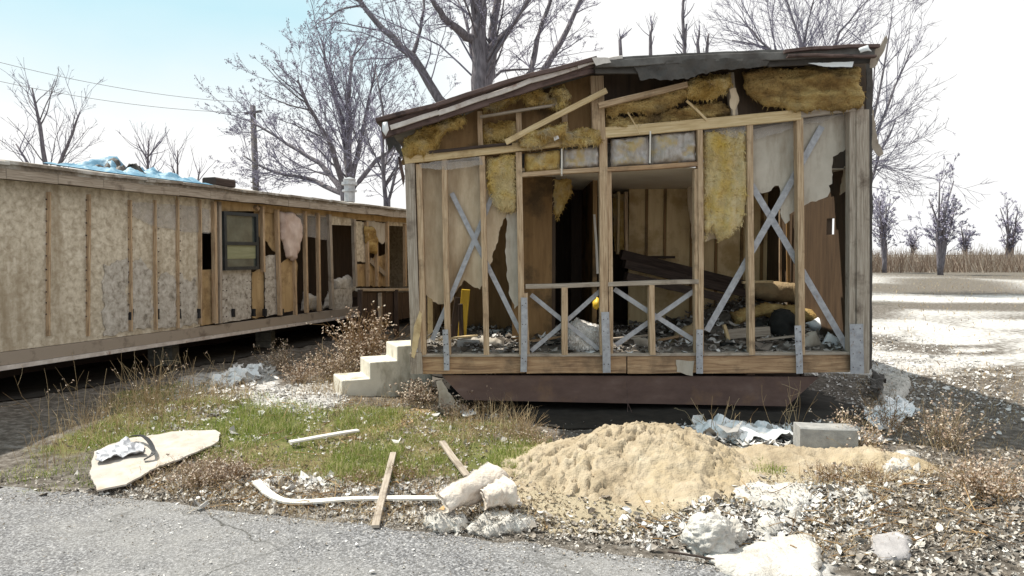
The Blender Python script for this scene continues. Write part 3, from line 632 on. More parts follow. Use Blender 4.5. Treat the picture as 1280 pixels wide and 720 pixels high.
fsheet('torn_membrane', [(792, 78), (870, 74), (962, 74), (958, 82), (925, 86), (900, 87), (880, 92), (858, 99), (840, 101), (820, 99), (800, 100)], RY - .03, 'membrane', roof, jag=.02, namp=.03, thick=.004, sp=.03)
fsheet('torn_membrane', [(1010, 79), (1067, 77), (1065, 84), (1030, 83)], RY - .045, 'white_plastic', roof, jag=.005, namp=.005, thick=.003, sp=.04)
fsheet('torn_membrane', [(1074, 60), (1085, 56), (1090, 64), (1076, 66)], RY - .11, 'white_plastic', roof, jag=.01, pillow=.04, edge=.04)
fsheet('bent_flashing', [(1090, 66), (1100, 58), (1108, 44), (1110, 50), (1104, 66), (1094, 84), (1088, 84)], RY - .04, 'stud_grey', roof, jag=.01, namp=.02, thick=.006, sp=.03)
fsheet('bent_flashing', [(740, 72), (760, 72), (764, 78), (745, 82)], RY - .07, 'roof_white', roof, jag=.01, thick=.004)
# loose skins at the corners
fsheet('hanging_siding', [(1083, 80), (1091, 80), (1090, 460), (1084, 466)], FY - .03, 'membrane', home, jag=.006, namp=.01, thick=.01, sp=.06)
fsheet('hanging_siding', [(1089, 132), (1093, 138), (1094, 160), (1098, 178), (1105, 192), (1098, 195), (1090, 184)], FY - .02, 'stud_grey', home, jag=.012, namp=.02, thick=.004, sp=.02)
fsheet('hanging_siding', [(482, 172), (492, 170), (500, 180), (504, 196), (500, 196), (492, 182), (486, 190)], FY - .15, 'membrane', home, jag=.01, namp=.02, thick=.004, sp=.02)
fsheet('hanging_siding', [(497, 196), (500, 196), (506, 222), (504, 234)], FY - .02, 'roof_brown', home, jag=.004, thick=.01, sp=.03)
fsheet('torn_paper', [(478, 153), (484, 152), (486, 162), (482, 170), (478, 164)], RY - .06, 'white_plastic', roof, jag=.006, pillow=.03, edge=.04)
fsheet('hanging_siding', [(524, 388), (528, 392), (525, 420), (518, 448), (514, 446), (517, 410)], FY - .1, 'pale_wood', home, jag=.006, namp=.01, thick=.008, sp=.03)
fsheet('torn_skirting', [(546, 476), (552, 474), (560, 490), (568, 500), (560, 520), (553, 524), (548, 500)], FY - .01, 'drywall_grey', home, jag=.015, namp=.02, thick=.006, sp=.03)
fsheet('paper_patch', [(845, 450), (868, 451), (866, 470), (846, 465)], FY - .03, 'drywall_grey', home, jag=.01, thick=.003)

# ------------------------------------------------------------------ things inside the home
def lump(name, label, cat, px, Y, mat, thick=.12, group=None, parent=None, **k):
    o = fsheet(name, px, Y, mat, parent, pillow=thick, edge=thick * 1.0, namp=thick * .5, nsc=8, sp=.03, jag=.02, thick=thick * .8, **k)
    if parent is None: tag(o, label, cat, group)
    return o
lump('insulation_bundle', 'white bundle of insulation slumped behind the low cross bracing left of the centre post', 'insulation', [(708, 441), (706, 420), (714, 404), (722, 398), (735, 404), (748, 408), (750, 425), (748, 441)], 7.15, 'insul_bright', .16, fuzz=900)
lump('foam_scrap', 'bright yellow scrap just left of the centre post above the white bundle', 'foam scrap', [(741, 378), (746, 371), (752, 373), (751, 382), (743, 386)], 7.3, 'yellow', .05)
lump('black_bag', 'black crumpled bag among the rubble inside, behind the stud right of the doorway', 'bag', [(965, 432), (964, 404), (972, 388), (985, 387), (996, 396), (1000, 416), (998, 432)], 7.7, 'fabric_dark', .16)
lump('black_cloth', 'black flat cloth on the rubble inside left of the black bag', 'cloth', [(900, 436), (902, 428), (918, 425), (928, 432), (926, 440)], 7.3, 'fabric_dark', .06)
tag(fsheet('carpet_sheet', [(935, 352), (985, 353), (1030, 362), (1060, 372), (1060, 384), (1010, 380), (960, 376), (930, 366)], 8.5, 'carpet', None, pillow=.10, edge=.08, namp=.05, sp=.04, jag=.02, thick=.1), 'tan carpet heaped over the rubble at the right inside the home', 'carpet')
tag(fsheet('carpet_sheet', [(915, 392), (960, 378), (1010, 386), (1058, 396), (1058, 412), (1000, 404), (950, 396), (920, 410)], 8.0, 'insul_brown', None, pillow=.12, edge=.09, namp=.08, sp=.04, jag=.03, thick=.1), 'brown matted insulation layer under the heaped carpet', 'insulation')
for k, (a, b, w, Y, m_, lb) in enumerate([((776, 318), (990, 372), 12, 8.9, 'dark_wood', 'long dark board collapsed inside, slanting down to the right, uppermost of three'),
                                          ((780, 330), (930, 366), 10, 8.6, 'dark_wood', 'long dark board collapsed inside, slanting down to the right, middle of three'),
                                          ((782, 345), (900, 372), 10, 8.3, 'dark_wood', 'dark board collapsed inside, slanting down to the right, lowest of three'),
                                          ((908, 418), (962, 414), 12, 7.5, 'stud_grey', 'short grey plank lying flat on the rubble left of the black bag'),
                                          ((905, 406), (912, 432), 4, 7.4, 'pale_wood', 'small pale lath standing on the rubble left of the short grey plank'),
                                          ((928, 353), (966, 352), 3, 8.2, 'pale_wood', 'thin pale lath lying on top of the tan carpet')]):
    tag(timber('loose_board', at(*a, Y), at(*b, Y), w / F_PX * Y, .25 if k < 3 else .05, m_, side=Z1), lb, 'board', 'fallen boards inside the home')
mb = MB(); tube(mb, [at(1041, 384, 7.7), at(1042, 350, 7.7), at(1046, 338, 7.7), at(1060, 326, 7.7)], [.022, .022, .024, .022], 8)
tag(obj('bent_pipe', mb, M['black'], smooth=True), 'black bent pipe standing at the right inside the home', 'pipe')
for px, lb, m_ in (([(996, 436), (1010, 416), (1020, 414), (1030, 434)], 'pale triangular drywall scrap on the rubble at the foot of the right cross brace', 'drywall_grey'),
                   ([(1024, 436), (1036, 415), (1047, 422), (1058, 437)], 'second pale triangular drywall scrap just left of the right corner post', 'white_plastic')):
    tag(fsheet('drywall_scrap', px, 7.25, m_, None, pillow=.05, edge=.1, namp=.03, thick=.03, sp=.03), lb, 'drywall scrap')
mb = MB(); a = at(577, 435, 7.5); b = at(582, 362, 7.5); bar(mb, (a.x, 7.5, HF), (b.x, 7.5, b.z), .085, .085); tag(obj('yellow_post', mb, M['yellow']), 'yellow painted post seen through the torn lower left panel', 'post')
timb = timber('loose_board', at(566, 432, 7.8), at(574, 372, 7.8), .09, .03, 'dark_wood'); tag(timb, 'dark brown board leaning beside the yellow post', 'board', 'fallen boards inside the home')
mb = MB(); c = at(587, 434, 7.3); box(mb, c.x - .12, c.x + .1, 7.2, 7.5, HF, HF + .1); tag(obj('concrete_block', mb, M['block']), 'grey block on the floor edge below the yellow post', 'block')

def scatter(name, label, cat, regions, mat, size, zf, curl=.4, parent=None, thick=False):
    mb = MB()
    for poly, n in regions:
        xs = [p[0] for p in poly]; ys = [p[1] for p in poly]
        k = 0
        while k < n:
            x, y = random.uniform(min(xs), max(xs)), random.uniform(min(ys), max(ys))
            if not inside((x, y), poly): 
                if random.random() > .12 or edist((x, y), poly) > .35: continue
            k += 1
            s = size[0] + (size[1] - size[0]) * random.random() ** 1.8; s *= random.uniform(1.4, 2.4) if random.random() < .05 else 1; w = s * random.uniform(.35, .9); a = random.random() * 6.283
            n_ = Vector((random.gauss(0, curl), random.gauss(0, curl), 1)).normalized()
            u = n_.cross(Vector((math.cos(a), math.sin(a), .01))).normalized(); v = n_.cross(u)
            c = Vector((x, y, zf(x, y) + s * random.uniform(.05, .45)))
            b = n_ * s * random.uniform(-.3, .5)
            mb.add([c - u * s * .5 - v * w * .15 + b, c - u * s * .12 - v * w * .5, c + u * s * .28 - v * w * .42, c + u * s * .5 + v * w * .1 + b, c + u * s * .15 + v * w * .5, c - u * s * .3 + v * w * .4], [(0, 1, 4, 5), (1, 2, 3, 4)])
    return tag(obj(name, mb, M[mat]), label, cat, kind='stuff')
fl = [(XL + .1, FY + .02), (XR - .08, FY + .02), (XR - .08, 9.3), (XL + .1, 9.3)]
def zin(x, y): return HF + max(0, .03 + .34 * smooth(1.6, 3, x) * smooth(7.0, 9, y) + .06 * noise.noise(Vector((x * 3, y * 3, 1)))) * smooth(6.9, 7.3, y)
mb = MB(); NX, NY = 70, 40
for j in range(NY + 1):
    for i in range(NX + 1):
        x = fl[0][0] + (fl[1][0] - fl[0][0]) * i / NX; y = FY + .03 + 2.27 * j / NY
        mb.v.append(Vector((x, y, zin(x, y) - .015 + .03 * noise.fractal(Vector((x * 7, y * 7, 3)), 1, 2, 3))))
mb.f = [(j * (NX + 1) + i, j * (NX + 1) + i + 1, (j + 1) * (NX + 1) + i + 1, (j + 1) * (NX + 1) + i) for j in range(NY) for i in range(NX)]
tag(obj('rubble', mb, M['dirt_floor'], smooth=True), 'grey rubble and dust covering the floor inside the open home', 'rubble', kind='stuff')
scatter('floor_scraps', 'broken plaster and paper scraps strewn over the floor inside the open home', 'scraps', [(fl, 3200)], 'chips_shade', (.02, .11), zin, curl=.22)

# ------------------------------------------------------------------ second mobile home at the left
W0 = Vector((-4.82, 9.0, 0)); WD = Vector((.3404, .9403, 0)); WN = Vector((.9403, -.3404, 0))
def wpt(px, py, off=0.0):
    d = sight(px, py); o = W0 + WN * off
    t = (o - Vector((0, 0, CAMH))).dot(WN) / d.dot(WN)
    return Vector((0, 0, CAMH)) + d * t
def wsh(px, py, off=0.0):
    p = wpt(px, py, off) - W0; return (p.dot(WD), p.z)
def wp(s, h, off=0.0): return W0 + WD * s + WN * off + Vector((0, 0, h))
S0, S1 = -3.6, 9.5
HB, HT = wsh(158, 436)[1], wsh(158, 238)[1]
home2 = thing('mobile_home', 'long low mobile home at the left with weathered board wall and one dark window', 'mobile home', tuple(wp((S0 + S1) / 2, 0)))
def wframe(off): return (W0 + WN * off, WD, Vector((0, 0, 1)), WN)
def wsheet(name, px, off, mat, par=home2, **k):
    sm = k.pop('smooth', bool(k.get('pillow')))
    return obj(name, sheet_mb([wsh(x, y, off) for x, y in px], wframe(off), **k), M[mat], par, smooth=sm)
def wrect(name, s0, s1, h0, h1, off, mat, par=home2, **k): return obj(name, sheet_mb([(s0, h0), (s1, h0), (s1, h1), (s0, h1)], wframe(off), **k), M[mat], par)
def wstud(px0, px1, y0, y1, w=.04, mat='stud', off=.03, name='stud'):
    a, b = wpt(px0, y0, off), wpt(px1, y1, off); return timber(name, a, b, w, .07, mat, home2, side=WD)
s = lambda px, py=330: wsh(px, py)[0]
hh = HB + .16
# sheathing pieces
wrect('wall_sheathing', S0, s(163), hh, HT, 0, 'osb', sp=.3, jag=0)
wrect('wall_sheathing', s(163) + .004, s(222), hh, HT, 0, 'osb', sp=.3, jag=0)
wsheet('wall_sheathing', [(222.4, 244), (268, 250), (268, 290), (248, 290), (247, 336), (250, 408), (222.4, 413)], 0, 'osb', jag=.01)
wsheet('wall_sheathing', [(250, 338), (268, 336), (268, 404), (251, 407)], -.03, 'tan_sheet', jag=.01)
wsheet('wall_sheathing', [(268.5, 250), (320, 256), (320, 264), (268.5, 264)], 0, 'tan_sheet', jag=0)
wsheet('wall_sheathing', [(278, 338), (314, 336), (314, 398), (278, 403)], 0, 'osb_white', jag=.01)
wsheet('wall_sheathing', [(269, 264), (276, 264), (277, 404), (269, 405)], .01, 'osb', jag=0)
wsheet('wall_sheathing', [(318, 262), (346, 264), (346, 318), (330, 300), (318, 290)], -.05, 'tan_sheet', jag=.03)
wsheet('wall_sheathing', [(331, 320), (345, 318), (350, 392), (332, 395)], -.02, 'osb_white', jag=.02)
wsheet('wall_sheathing', [(315, 340), (330, 336), (330, 396), (316, 398)], -.06, 'tan_sheet', jag=.03)
wsheet('wall_sheathing', [(350, 330), (367, 318), (372, 330), (370, 388), (352, 391)], -.02, 'tan_sheet', jag=.01)
wsheet('insulation', [(349, 264), (366, 266), (378, 280), (375, 305), (368, 326), (358, 322), (352, 300)], .03, 'pink', pillow=.06, edge=.06, namp=.05, sp=.035, jag=.03)
for P in ([(162, 252), (246, 258), (262, 262), (262, 292), (230, 290), (190, 282), (162, 268)], [(370, 266), (382, 267), (381, 294), (371, 292)], [(384, 267), (398, 269), (398, 298), (384, 296)], [(400, 269), (412, 270), (411, 300), (400, 299)]):
    wsheet('plastic_film', P, .02, 'film_clear', jag=.01, namp=.01, thick=.003, sp=.05)
wsheet('wall_sheathing', [(414, 270), (440, 273), (440, 282), (414, 281)], 0, 'osb', jag=0)
wsheet('wall_sheathing', [(443, 276), (457, 278), (457, 328), (443, 326)], -.01, 'osb', jag=.02)
wsheet('wall_sheathing', [(445, 330), (458, 330), (458, 358), (445, 358)], -.03, 'tan_sheet', jag=.01)
wsheet('wall_sheathing', [(458, 276), (484, 279), (484, 300), (478, 305), (470, 298), (460, 300)], 0, 'drywall_grey', jag=.03)
wsheet('insulation', [(455, 282), (466, 284), (472, 300), (470, 318), (462, 316), (456, 300)], .03, 'insul_brown', pillow=.05, edge=.06, namp=.05, sp=.04, jag=.03)
wsheet('wall_sheathing', [(460, 324), (482, 318), (484, 358), (462, 358)], -.05, 'tan_sheet', jag=.03)
wsheet('plank', [(464, 322), (484, 342), (482, 346), (462, 328)], .0, 'stud_grey', jag=.0)
wsheet('wall_sheathing', [(484, 277), (530, 280), (530, 284), (484, 282)], 0, 'osb', jag=0)
for P in ([(376, 388), (380, 364), (398, 372), (404, 388)], [(404, 386), (410, 364), (418, 372), (424, 383)], [(416, 350), (436, 344), (444, 358), (440, 366), (418, 366)]):
    wsheet('insulation', P, -.12, 'insul_white', pillow=.08, edge=.1, namp=.05, sp=.05, jag=.03)
wsheet('wall_sheathing', [(416, 362), (440, 360), (440, 386), (416, 388)], -.04, 'osb_white', jag=.02)
# dark inner wall + ends + floor
DW = 3.4
def wprism(name, s0, s1, h0, h1, o0, o1, mat, par=home2):
    mb = MB(); V = [wp(s_, h, o) for h in (h0, h1) for o in (o0, o1) for s_ in (s0, s1)]
    mb.add(V, [(0, 1, 3, 2), (4, 6, 7, 5), (0, 4, 5, 1), (2, 3, 7, 6), (0, 2, 6, 4), (1, 5, 7, 3)]); return obj(name, mb, M[mat], par)
wprism('floor', S0, S1, HB + .02, HB + .15, -DW, -.04, 'dark_wood')
wprism('back_wall', S0, S1, HB, HT, -DW - .05, -DW, 'tan_sheet')
wprism('end_wall', S0 - .05, S0 - .002, HB, HT, -DW, 0, 'osb'); wprism('end_wall', S1 + .002, S1 + .05, HB, HT, -DW, 0, 'osb')
wprism('partition', s(300), s(300) + .04, HB + .152, HT - .01, -DW, -.15, 'panel_dark')
wprism('partition', S0, S1, HB + .152, HT - .01, -1.8, -1.77, 'panel_dark')
wprism('added_light_block', S0, S1, 0, HB + .018, -1.5, -1.47, 'dark_wood')  # unseen boards added here and at the end, block light below the floor
wprism('added_light_block', S1 - .05, S1, 0, HB + .018, -1.46, -.1, 'dark_wood')
wprism('ceiling', S0, S1, HT - .002, HT + .02, -DW, -.02, 'dark_wood')
wprism('wall_header', S0, S1, HT - .13, HT - .004, -.06, -.012, 'tan_sheet')
# rim, light edge strip
wprism('rim_joist', S0, S1, HB + .022, HB + .155, -.03, .035, 'stud_grey')
wprism('metal_drip_edge', S0, S1, HB - .03, HB + .018, -.02, .05, 'roof_white')
for px, y1 in ((163, 414), (194, 412), (222, 410), (250, 405)): wstud(px - 1, px, 250, y1, w=.02, off=.02)
for px, y0 in ((60, 240), (110, 243)): wstud(px, px, y0, 420, w=.02, off=.02)
wstud(267, 269, 252, 404, .05); wstud(273.5, 274.5, 252, 404, .045, 'stud_grey')
wstud(327, 329, 258, 340, .045); wstud(346, 350, 262, 394, .05); wstud(319, 322, 258, 262, .05)
wstud(367, 369, 325, 394, .04, off=.0); wstud(381, 383, 264, 391, .05); wstud(397, 399, 266, 389, .05); wstud(411, 415, 268, 386, .075, 'stud_grey')
wstud(442, 444, 274, 358, .07, 'stud_grey'); wstud(458, 460, 277, 358, .05); wstud(470, 471, 300, 358, .05); wstud(484, 484, 278, 358, .06); wstud(506, 506, 280, 358, .06)
for px in (163, 196, 223, 248, 291, 317, 331, 352):
    wstud(px, px, 386, 398 + (230 - px) * .03, .035, 'black', .012, 'tie_bracket')
# window
win = thing('x', None, None, (0, 0, 0)); bpy.data.objects.remove(win)
P = [wsh(275, 264), wsh(318, 266), wsh(318, 336), wsh(276, 338)]
sw0, sw1, h0, h1 = P[0][0], P[1][0], P[3][1], P[0][1]
mb = MB(); fr = .05
for (a, b, c, d) in ((sw0, sw0 + fr, h0, h1), (sw1 - fr, sw1, h0, h1), (sw0 + fr, sw1 - fr, h0, h0 + fr), (sw0 + fr, sw1 - fr, h1 - fr, h1), (sw0 + fr, sw1 - fr, (h0 + h1) / 2 - .06, (h0 + h1) / 2 - .01)):
    V = [wp(s_, h, o) for h in (c, d) for o in (.005, .075) for s_ in (a, b)]
    mb.add(V, [(0, 1, 3, 2), (4, 6, 7, 5), (0, 4, 5, 1), (2, 3, 7, 6), (0, 2, 6, 4), (1, 5, 7, 3)])
win = obj('window', mb, M['frame_dark'], home2)
hm = (h0 + h1) / 2
wrect('pane', sw0 + fr, sw1 - fr, hm - .01, h1 - fr, .035, 'glass', win, sp=1, jag=0, thick=.006)
wrect('pane', sw0 + fr, sw1 - fr, h0 + fr, hm - .06, .045, 'glass', win, sp=1, jag=0, thick=.006)
wrect('blind', sw0 + fr, sw1 - fr, h0 + fr + .12, hm - .06, .052, 'shade_blind', win, sp=1, jag=0, thick=.004)
# roof: slab with low ridge, fascia, soffit
RS = [(.22, HT + .13), (-1.75, HT + .42), (-3.7, HT + .13)]
mb = MB()
ss = [S0 - .3 + (S1 - S0 + .6) * i / 24 for i in range(25)]
def rw(s_, o, h): return wp(s_, h + .018 * noise.noise(Vector((s_ * 1.5, o, 2))), o)
for k in (0, -.05):
    for s_ in ss:
        for o, h in RS: mb.v.append(rw(s_, o, h + k))
n3 = 3 * 25
for i in range(24):
    for j in range(2):
        a = i * 3 + j; mb.f.append((a, a + 1, a + 4, a + 3)); mb.f.append((n3 + a, n3 + a + 3, n3 + a + 4, n3 + a + 1))
    a = i * 3; mb.f.append((a, a + 3, n3 + a + 3, n3 + a)); a += 2; mb.f.append((a, n3 + a, n3 + a + 3, a + 3))
mb.f += [(0, n3, n3 + 1, 1), (1, n3 + 1, n3 + 2, 2)]
roof2 = obj('roof', mb, M['shingle'], home2)
mb = MB()
for i in range(24): bar(mb, rw(ss[i], .2, HT + .035), rw(ss[i + 1] - .003, .2, HT + .035), .12, .03, Z1, segs=1, warp=.004)
obj('fascia', mb, M['stud_grey'], roof2)
mb = MB()
for i in range(24): bar(mb, rw(ss[i], .24, HT + .135), rw(ss[i + 1], .24, HT + .135), .035, .06, Z1, segs=1, warp=.01)
obj('shingle_edge', mb, M['shingle'], roof2)
wprism('soffit', S0, S1, HT - .015, HT - .004, .03, .18, 'dark_wood')
# roof vent pipe
c = wp(s(437, 250) - .0, 0, -.6); q = wpt(437, 246, -.6); c = q
mb = MB(); k_ = [(-.1, .11), (.10, .11), (.10, .15), (.14, .15), (.14, .11), (.24, .11), (.24, .16), (.30, .16), (.30, .12), (.36, .13), (.40, .02)]
tube(mb, [c + Vector((0, 0, z)) for z, r in k_], [r for z, r in k_], 12); obj('vent_pipe', mb, M['galv'], roof2)
# dark porch in front of the far door
porch = thing('porch', 'dark brown porch enclosure behind the dead shrub at the far end of the long home', 'porch', tuple(wp(s(480), 0, .8)))
mb = MB(); a, b = wpt(447, 362, .9), wpt(530, 362, .9)
zt, zb = a.z, .35
nb = 8
for i in range(nb):
    p = a.lerp(b, i / nb); q_ = a.lerp(b, (i + .96) / nb)
    bar(mb, (p + q_) / 2 - Vector((0, 0, p.z - zb)), (p + q_) / 2 - Vector((0, 0, .05)), (q_ - p).length, .02, (b - a), segs=1)
obj('side_boards', mb, M['dark_wood'], porch)
timber('top_rail', a, b, .05, .1, 'stud_grey', porch, side=Z1)
for f in (0, .5, .98): timber('post', a.lerp(b, f) - Vector((0, 0, a.z)) + WN * .05, a.lerp(b, f) + WN * .05, .08, .08, 'dark_wood', porch)
timber('post', wpt(475, 380, .95) - Vector((0, 0, .5)), wpt(475, 366, .95), .07, .05, 'stud_grey', porch)
# block piers under it
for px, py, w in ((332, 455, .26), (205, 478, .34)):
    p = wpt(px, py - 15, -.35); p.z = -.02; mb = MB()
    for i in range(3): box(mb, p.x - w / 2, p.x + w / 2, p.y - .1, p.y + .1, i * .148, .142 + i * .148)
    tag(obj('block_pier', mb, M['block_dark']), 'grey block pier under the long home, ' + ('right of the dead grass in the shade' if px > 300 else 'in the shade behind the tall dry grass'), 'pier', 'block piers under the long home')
# tarp + box on roof
def roofpt(px, py, up=.0):
    best = None
    for i in range(200):
        o = .2 - i * .01; p = wpt(px, py, o); h = HT + .13 + .29 * (.22 - o) / 1.97
        if best is None or abs(p.z - h) < best[0]: best = (abs(p.z - h), p, o)
    return best[1], best[2]
def tarp_pts(s0, s1, o0, o1, hgt, name, label, mat, seed):
    mb = MB(); nx_, ny_ = 60, 24
    for k in (0, -.01):
        for j in range(ny_ + 1):
            for i in range(nx_ + 1):
                u, v = i / nx_, j / ny_; o = o0 + (o1 - o0) * v + .06 * noise.noise(Vector((u * 7, seed, 0))); s_ = s0 + (s1 - s0) * u + .08 * noise.noise(Vector((v * 5, seed, 3)))
                e = min(1, 6 * min(u, 1 - u, v, 1 - v))
                z = HT + .15 + .29 * (.22 - o) / 1.97 + .02 + e * hgt * abs(noise.fractal(Vector((s_ * 2.2, o * 3, seed)), 1.1, 2.1, 4))
                mb.v.append(wp(s_, z + k, o))
    st = nx_ + 1; n_ = st * (ny_ + 1)
    for j in range(ny_):
        for i in range(nx_): a = j * st + i; mb.f.append((a, a + 1, a + st + 1, a + st)); mb.f.append((n_ + a, n_ + a + st, n_ + a + st + 1, n_ + a + 1))
    return tag(obj(name, mb, M[mat], smooth=True), label, 'tarp')
tarp_pts(s(120, 240), s(262, 240), .16, -.9, .22, 'tarp', 'pale blue crumpled tarp lying along the roof of the long home', 'tarp', 3)
tarp_pts(s(150, 240), s(196, 240), -.1, -.7, .40, 'tarp', 'darker blue bunched cloth on top of the pale blue tarp', 'membrane', 8)
p, o_ = roofpt(266, 234); mb = MB(); V = p
sv = (p - W0).dot(WD)
mb = MB(); bar(mb, wp(sv - .2, p.z + .06, -.1), wp(sv + .2, p.z + .06, -.1), .12, .25, Z1, segs=2, bev=.02); tag(obj('roof_weight', mb, M['dark_wood']), 'dark block holding down the right end of the roof tarp', 'block')

# ------------------------------------------------------------------ concrete steps
st0 = Vector((at(427, 470, 7.55).x, 7.55, 0)); sd = Vector((.91, .40, 0)).normalized(); sw_ = Vector((-.40, .91, 0)).normalized()
hts = [at(440, 475, 7.6).z, at(470, 453, 7.68).z, at(500, 433, 7.78).z]
runs = [0, .30, .60, 1.0]
mb = MB(); prof = [(0, -.05)]
for i, h in enumerate(hts): prof += [(runs[i], h), (runs[i + 1], h)]
prof.append((runs[3], -.05))
n = len(prof); V = []
for o in (0, .50):
    for a, h in prof: V.append(st0 + sd * a + sw_ * o + Vector((0, 0, h)))
bm_f = [tuple(range(n)), tuple(range(2 * n - 1, n - 1, -1))] + [((i + 1) % n, i, n + i, n + (i + 1) % n) for i in range(n)]
mb.add(V, bm_f); stp = obj('concrete_steps', mb, M['concrete']); tag(stp, 'three pale concrete steps at the left side of the gutted home', 'steps')
bv = stp.modifiers.new('bevel', 'BEVEL'); bv.width = .012; bv.segments = 2

# ------------------------------------------------------------------ sand heap
def heap(name, label, bumps, x0, x1, y0, y1, stp_, mat='sand', crack=1):
    mb = MB(); nx_, ny_ = int((x1 - x0) / stp_), int((y1 - y0) / stp_)
    for j in range(ny_ + 1):
        for i in range(nx_ + 1):
            x, y = x0 + i * stp_, y0 + j * stp_
            wx = x + .10 * noise.noise(Vector((x * 2.2, y * 2.2, 7))); wy = y + .10 * noise.noise(Vector((x * 2.2, y * 2.2, 17)))
            h = 0
            for bx, by, rx_, ry_, hb in bumps:
                d = math.hypot((wx - bx) / rx_, (wy - by) / ry_)
                h = max(h, hb * (1 - smooth(0, 1, d) * 1.0) if d < 1 else 0) if False else h + (hb * (1 - d * d) ** 1.4 if d < 1 else 0)
            if h > 0:
                env = min(1, h / .08)
                v = Vector((x * 4.6 + .9 * noise.fractal(Vector((x * 4, y * 4, 2)), 1, 2, 4), y * 4.6 + .9 * noise.fractal(Vector((x * 4, y * 4, 22)), 1, 2, 4), 1)); d_, _ = noise.voronoi(v, distance_metric='DISTANCE')
                cr_ = d_[1] - d_[0]; msk = smooth(-.3, .05, noise.noise(Vector((x * 1.6, y * 1.6, 40))))
                h += env * (-.06 * msk * crack * (1 - smooth(.0, .13, cr_ + .05 * noise.noise(Vector((x * 20, y * 20, 1))))) + .026 * noise.fractal(Vector((x * 6, y * 6, 3)), .5, 2.4, 7))
                v2 = v * 3.1; d2, _ = noise.voronoi(v2); h += env * .010 * crack * (smooth(0, .3, d2[1] - d2[0]) - .6)
            mb.v.append(Vector((x, y, gz(x, y) - .03 + h)))
    st = nx_ + 1; mb.f = [(j * st + i, j * st + i + 1, (j + 1) * st + i + 1, (j + 1) * st + i) for j in range(ny_) for i in range(nx_)]
    return tag(obj(name, mb, M[mat], smooth=True), label, 'sand pile')
heap('sand_heap', 'large crusted tan sand heap in front of the gutted home', [(1.12, 5.4, .72, .75, .16), (1.02, 5.1, 1.0, .92, .125), (.42, 5.2, .66, .70, .12), (.25, 4.9, .5, .45, .04)], -.45, 2.1, 4.1, 6.4, .0125)
heap('sand_heap', 'low spread of sand to the right of the large heap beside the dry tufts', [(2.15, 5.35, .75, .42, .08), (2.75, 5.3, .5, .4, .10), (1.8, 5.3, .5, .4, .05)], 1.3, 3.4, 4.8, 5.9, .02, crack=.4)

# ------------------------------------------------------------------ vegetation generators
def curve_pts(p, d, L, n, wob, up=0.0, rnd=random):
    pts = [p.copy()]; d = d.normalized()
    for i in range(n):
        d = (d + Vector((rnd.gauss(0, wob), rnd.gauss(0, wob), rnd.gauss(0, wob) + up))).normalized(); pts.append(pts[-1] + d * L / n)
    return pts
def grow(mbs, pts, r0, r1, lvl, maxl, dens, lenf, rnd, buds=None, up=.04, spread=.9, rmin=.004):
    n = len(pts); rs = [r0 + (r1 - r0) * i / (n - 1) for i in range(n)]
    tube(mbs[0] if r0 > .03 else mbs[1], pts, rs, 8 if r0 > .08 else (5 if r0 > .02 else 3))
    if lvl >= maxl:
        if buds is not None:
            for i in range(1, n):
                for _ in range(2):
                    c = pts[i] + Vector([rnd.gauss(0, .02) for _ in range(3)]); a = Vector([rnd.gauss(0, 1) for _ in range(3)]).normalized() * buds; b = a.orthogonal().normalized() * buds * .6
                    mbs[2].add([c, c + a + b, c + a * 1.8, c + a - b], [(0, 1, 2, 3)])
        return
    tot = sum((pts[i + 1] - pts[i]).length for i in range(n - 1)); k = max(2, int(dens[lvl] * tot + rnd.random()))
    for _ in range(k):
        t = rnd.uniform(.2 if lvl else .3, 1) * (n - 1); i = min(int(t), n - 2); f = t - i; p = pts[i].lerp(pts[i + 1], f); ax = (pts[i + 1] - pts[i]).normalized()
        side = ax.cross(Vector([rnd.gauss(0, 1) for _ in range(3)])).normalized()
        d = ax + side * rnd.uniform(.45, 1) * spread
        L = tot * lenf[lvl] * rnd.uniform(.5, 1.15) * (1 - .45 * t / (n - 1)); r = max(rmin, min(rs[i] * .55, r0 * (.22 if lvl == 0 and r0 > .1 else .4)) * rnd.uniform(.4, 1))
        grow(mbs, curve_pts(p, d, L, 4 if lvl > 0 else 6, .13, up, rnd), r, max(rmin * .6, r * .3), lvl + 1, maxl, dens, lenf, rnd, buds, up, spread, rmin)
def tree(name, label, cat, base, limbs, maxl, dens, lenf, seed, buds=.018, bark='bark', group=None, up=.04, spread=.9, twig='twig', rmin=.004):
    rnd = random.Random(seed); root = thing(name, label, cat, tuple(base), group); mbs = [MB(), MB(), MB()]
    for pts, r0, r1 in limbs:
        dense = []
        for a, b in zip(pts, pts[1:]):
            for q in range(3): dense.append(a.lerp(b, q / 3) + Vector([rnd.gauss(0, r0 * .12) for _ in range(3)]))
        dense.append(pts[-1]); grow(mbs, dense, r0, r1, 0, maxl, dens, lenf, rnd, buds, up, spread, rmin)
    if mbs[0].v: obj('trunk', mbs[0], M[bark], root, smooth=True)
    obj('crown', mbs[1], M[twig], root)
    if mbs[2].v: obj('buds', mbs[2], M['bud'], root)
    return root
def A(Y, *pp): return [at(x, y, Y + dy) for x, y, dy in pp]
T = 19.0
b = at(604, 330, T); b.z = 0
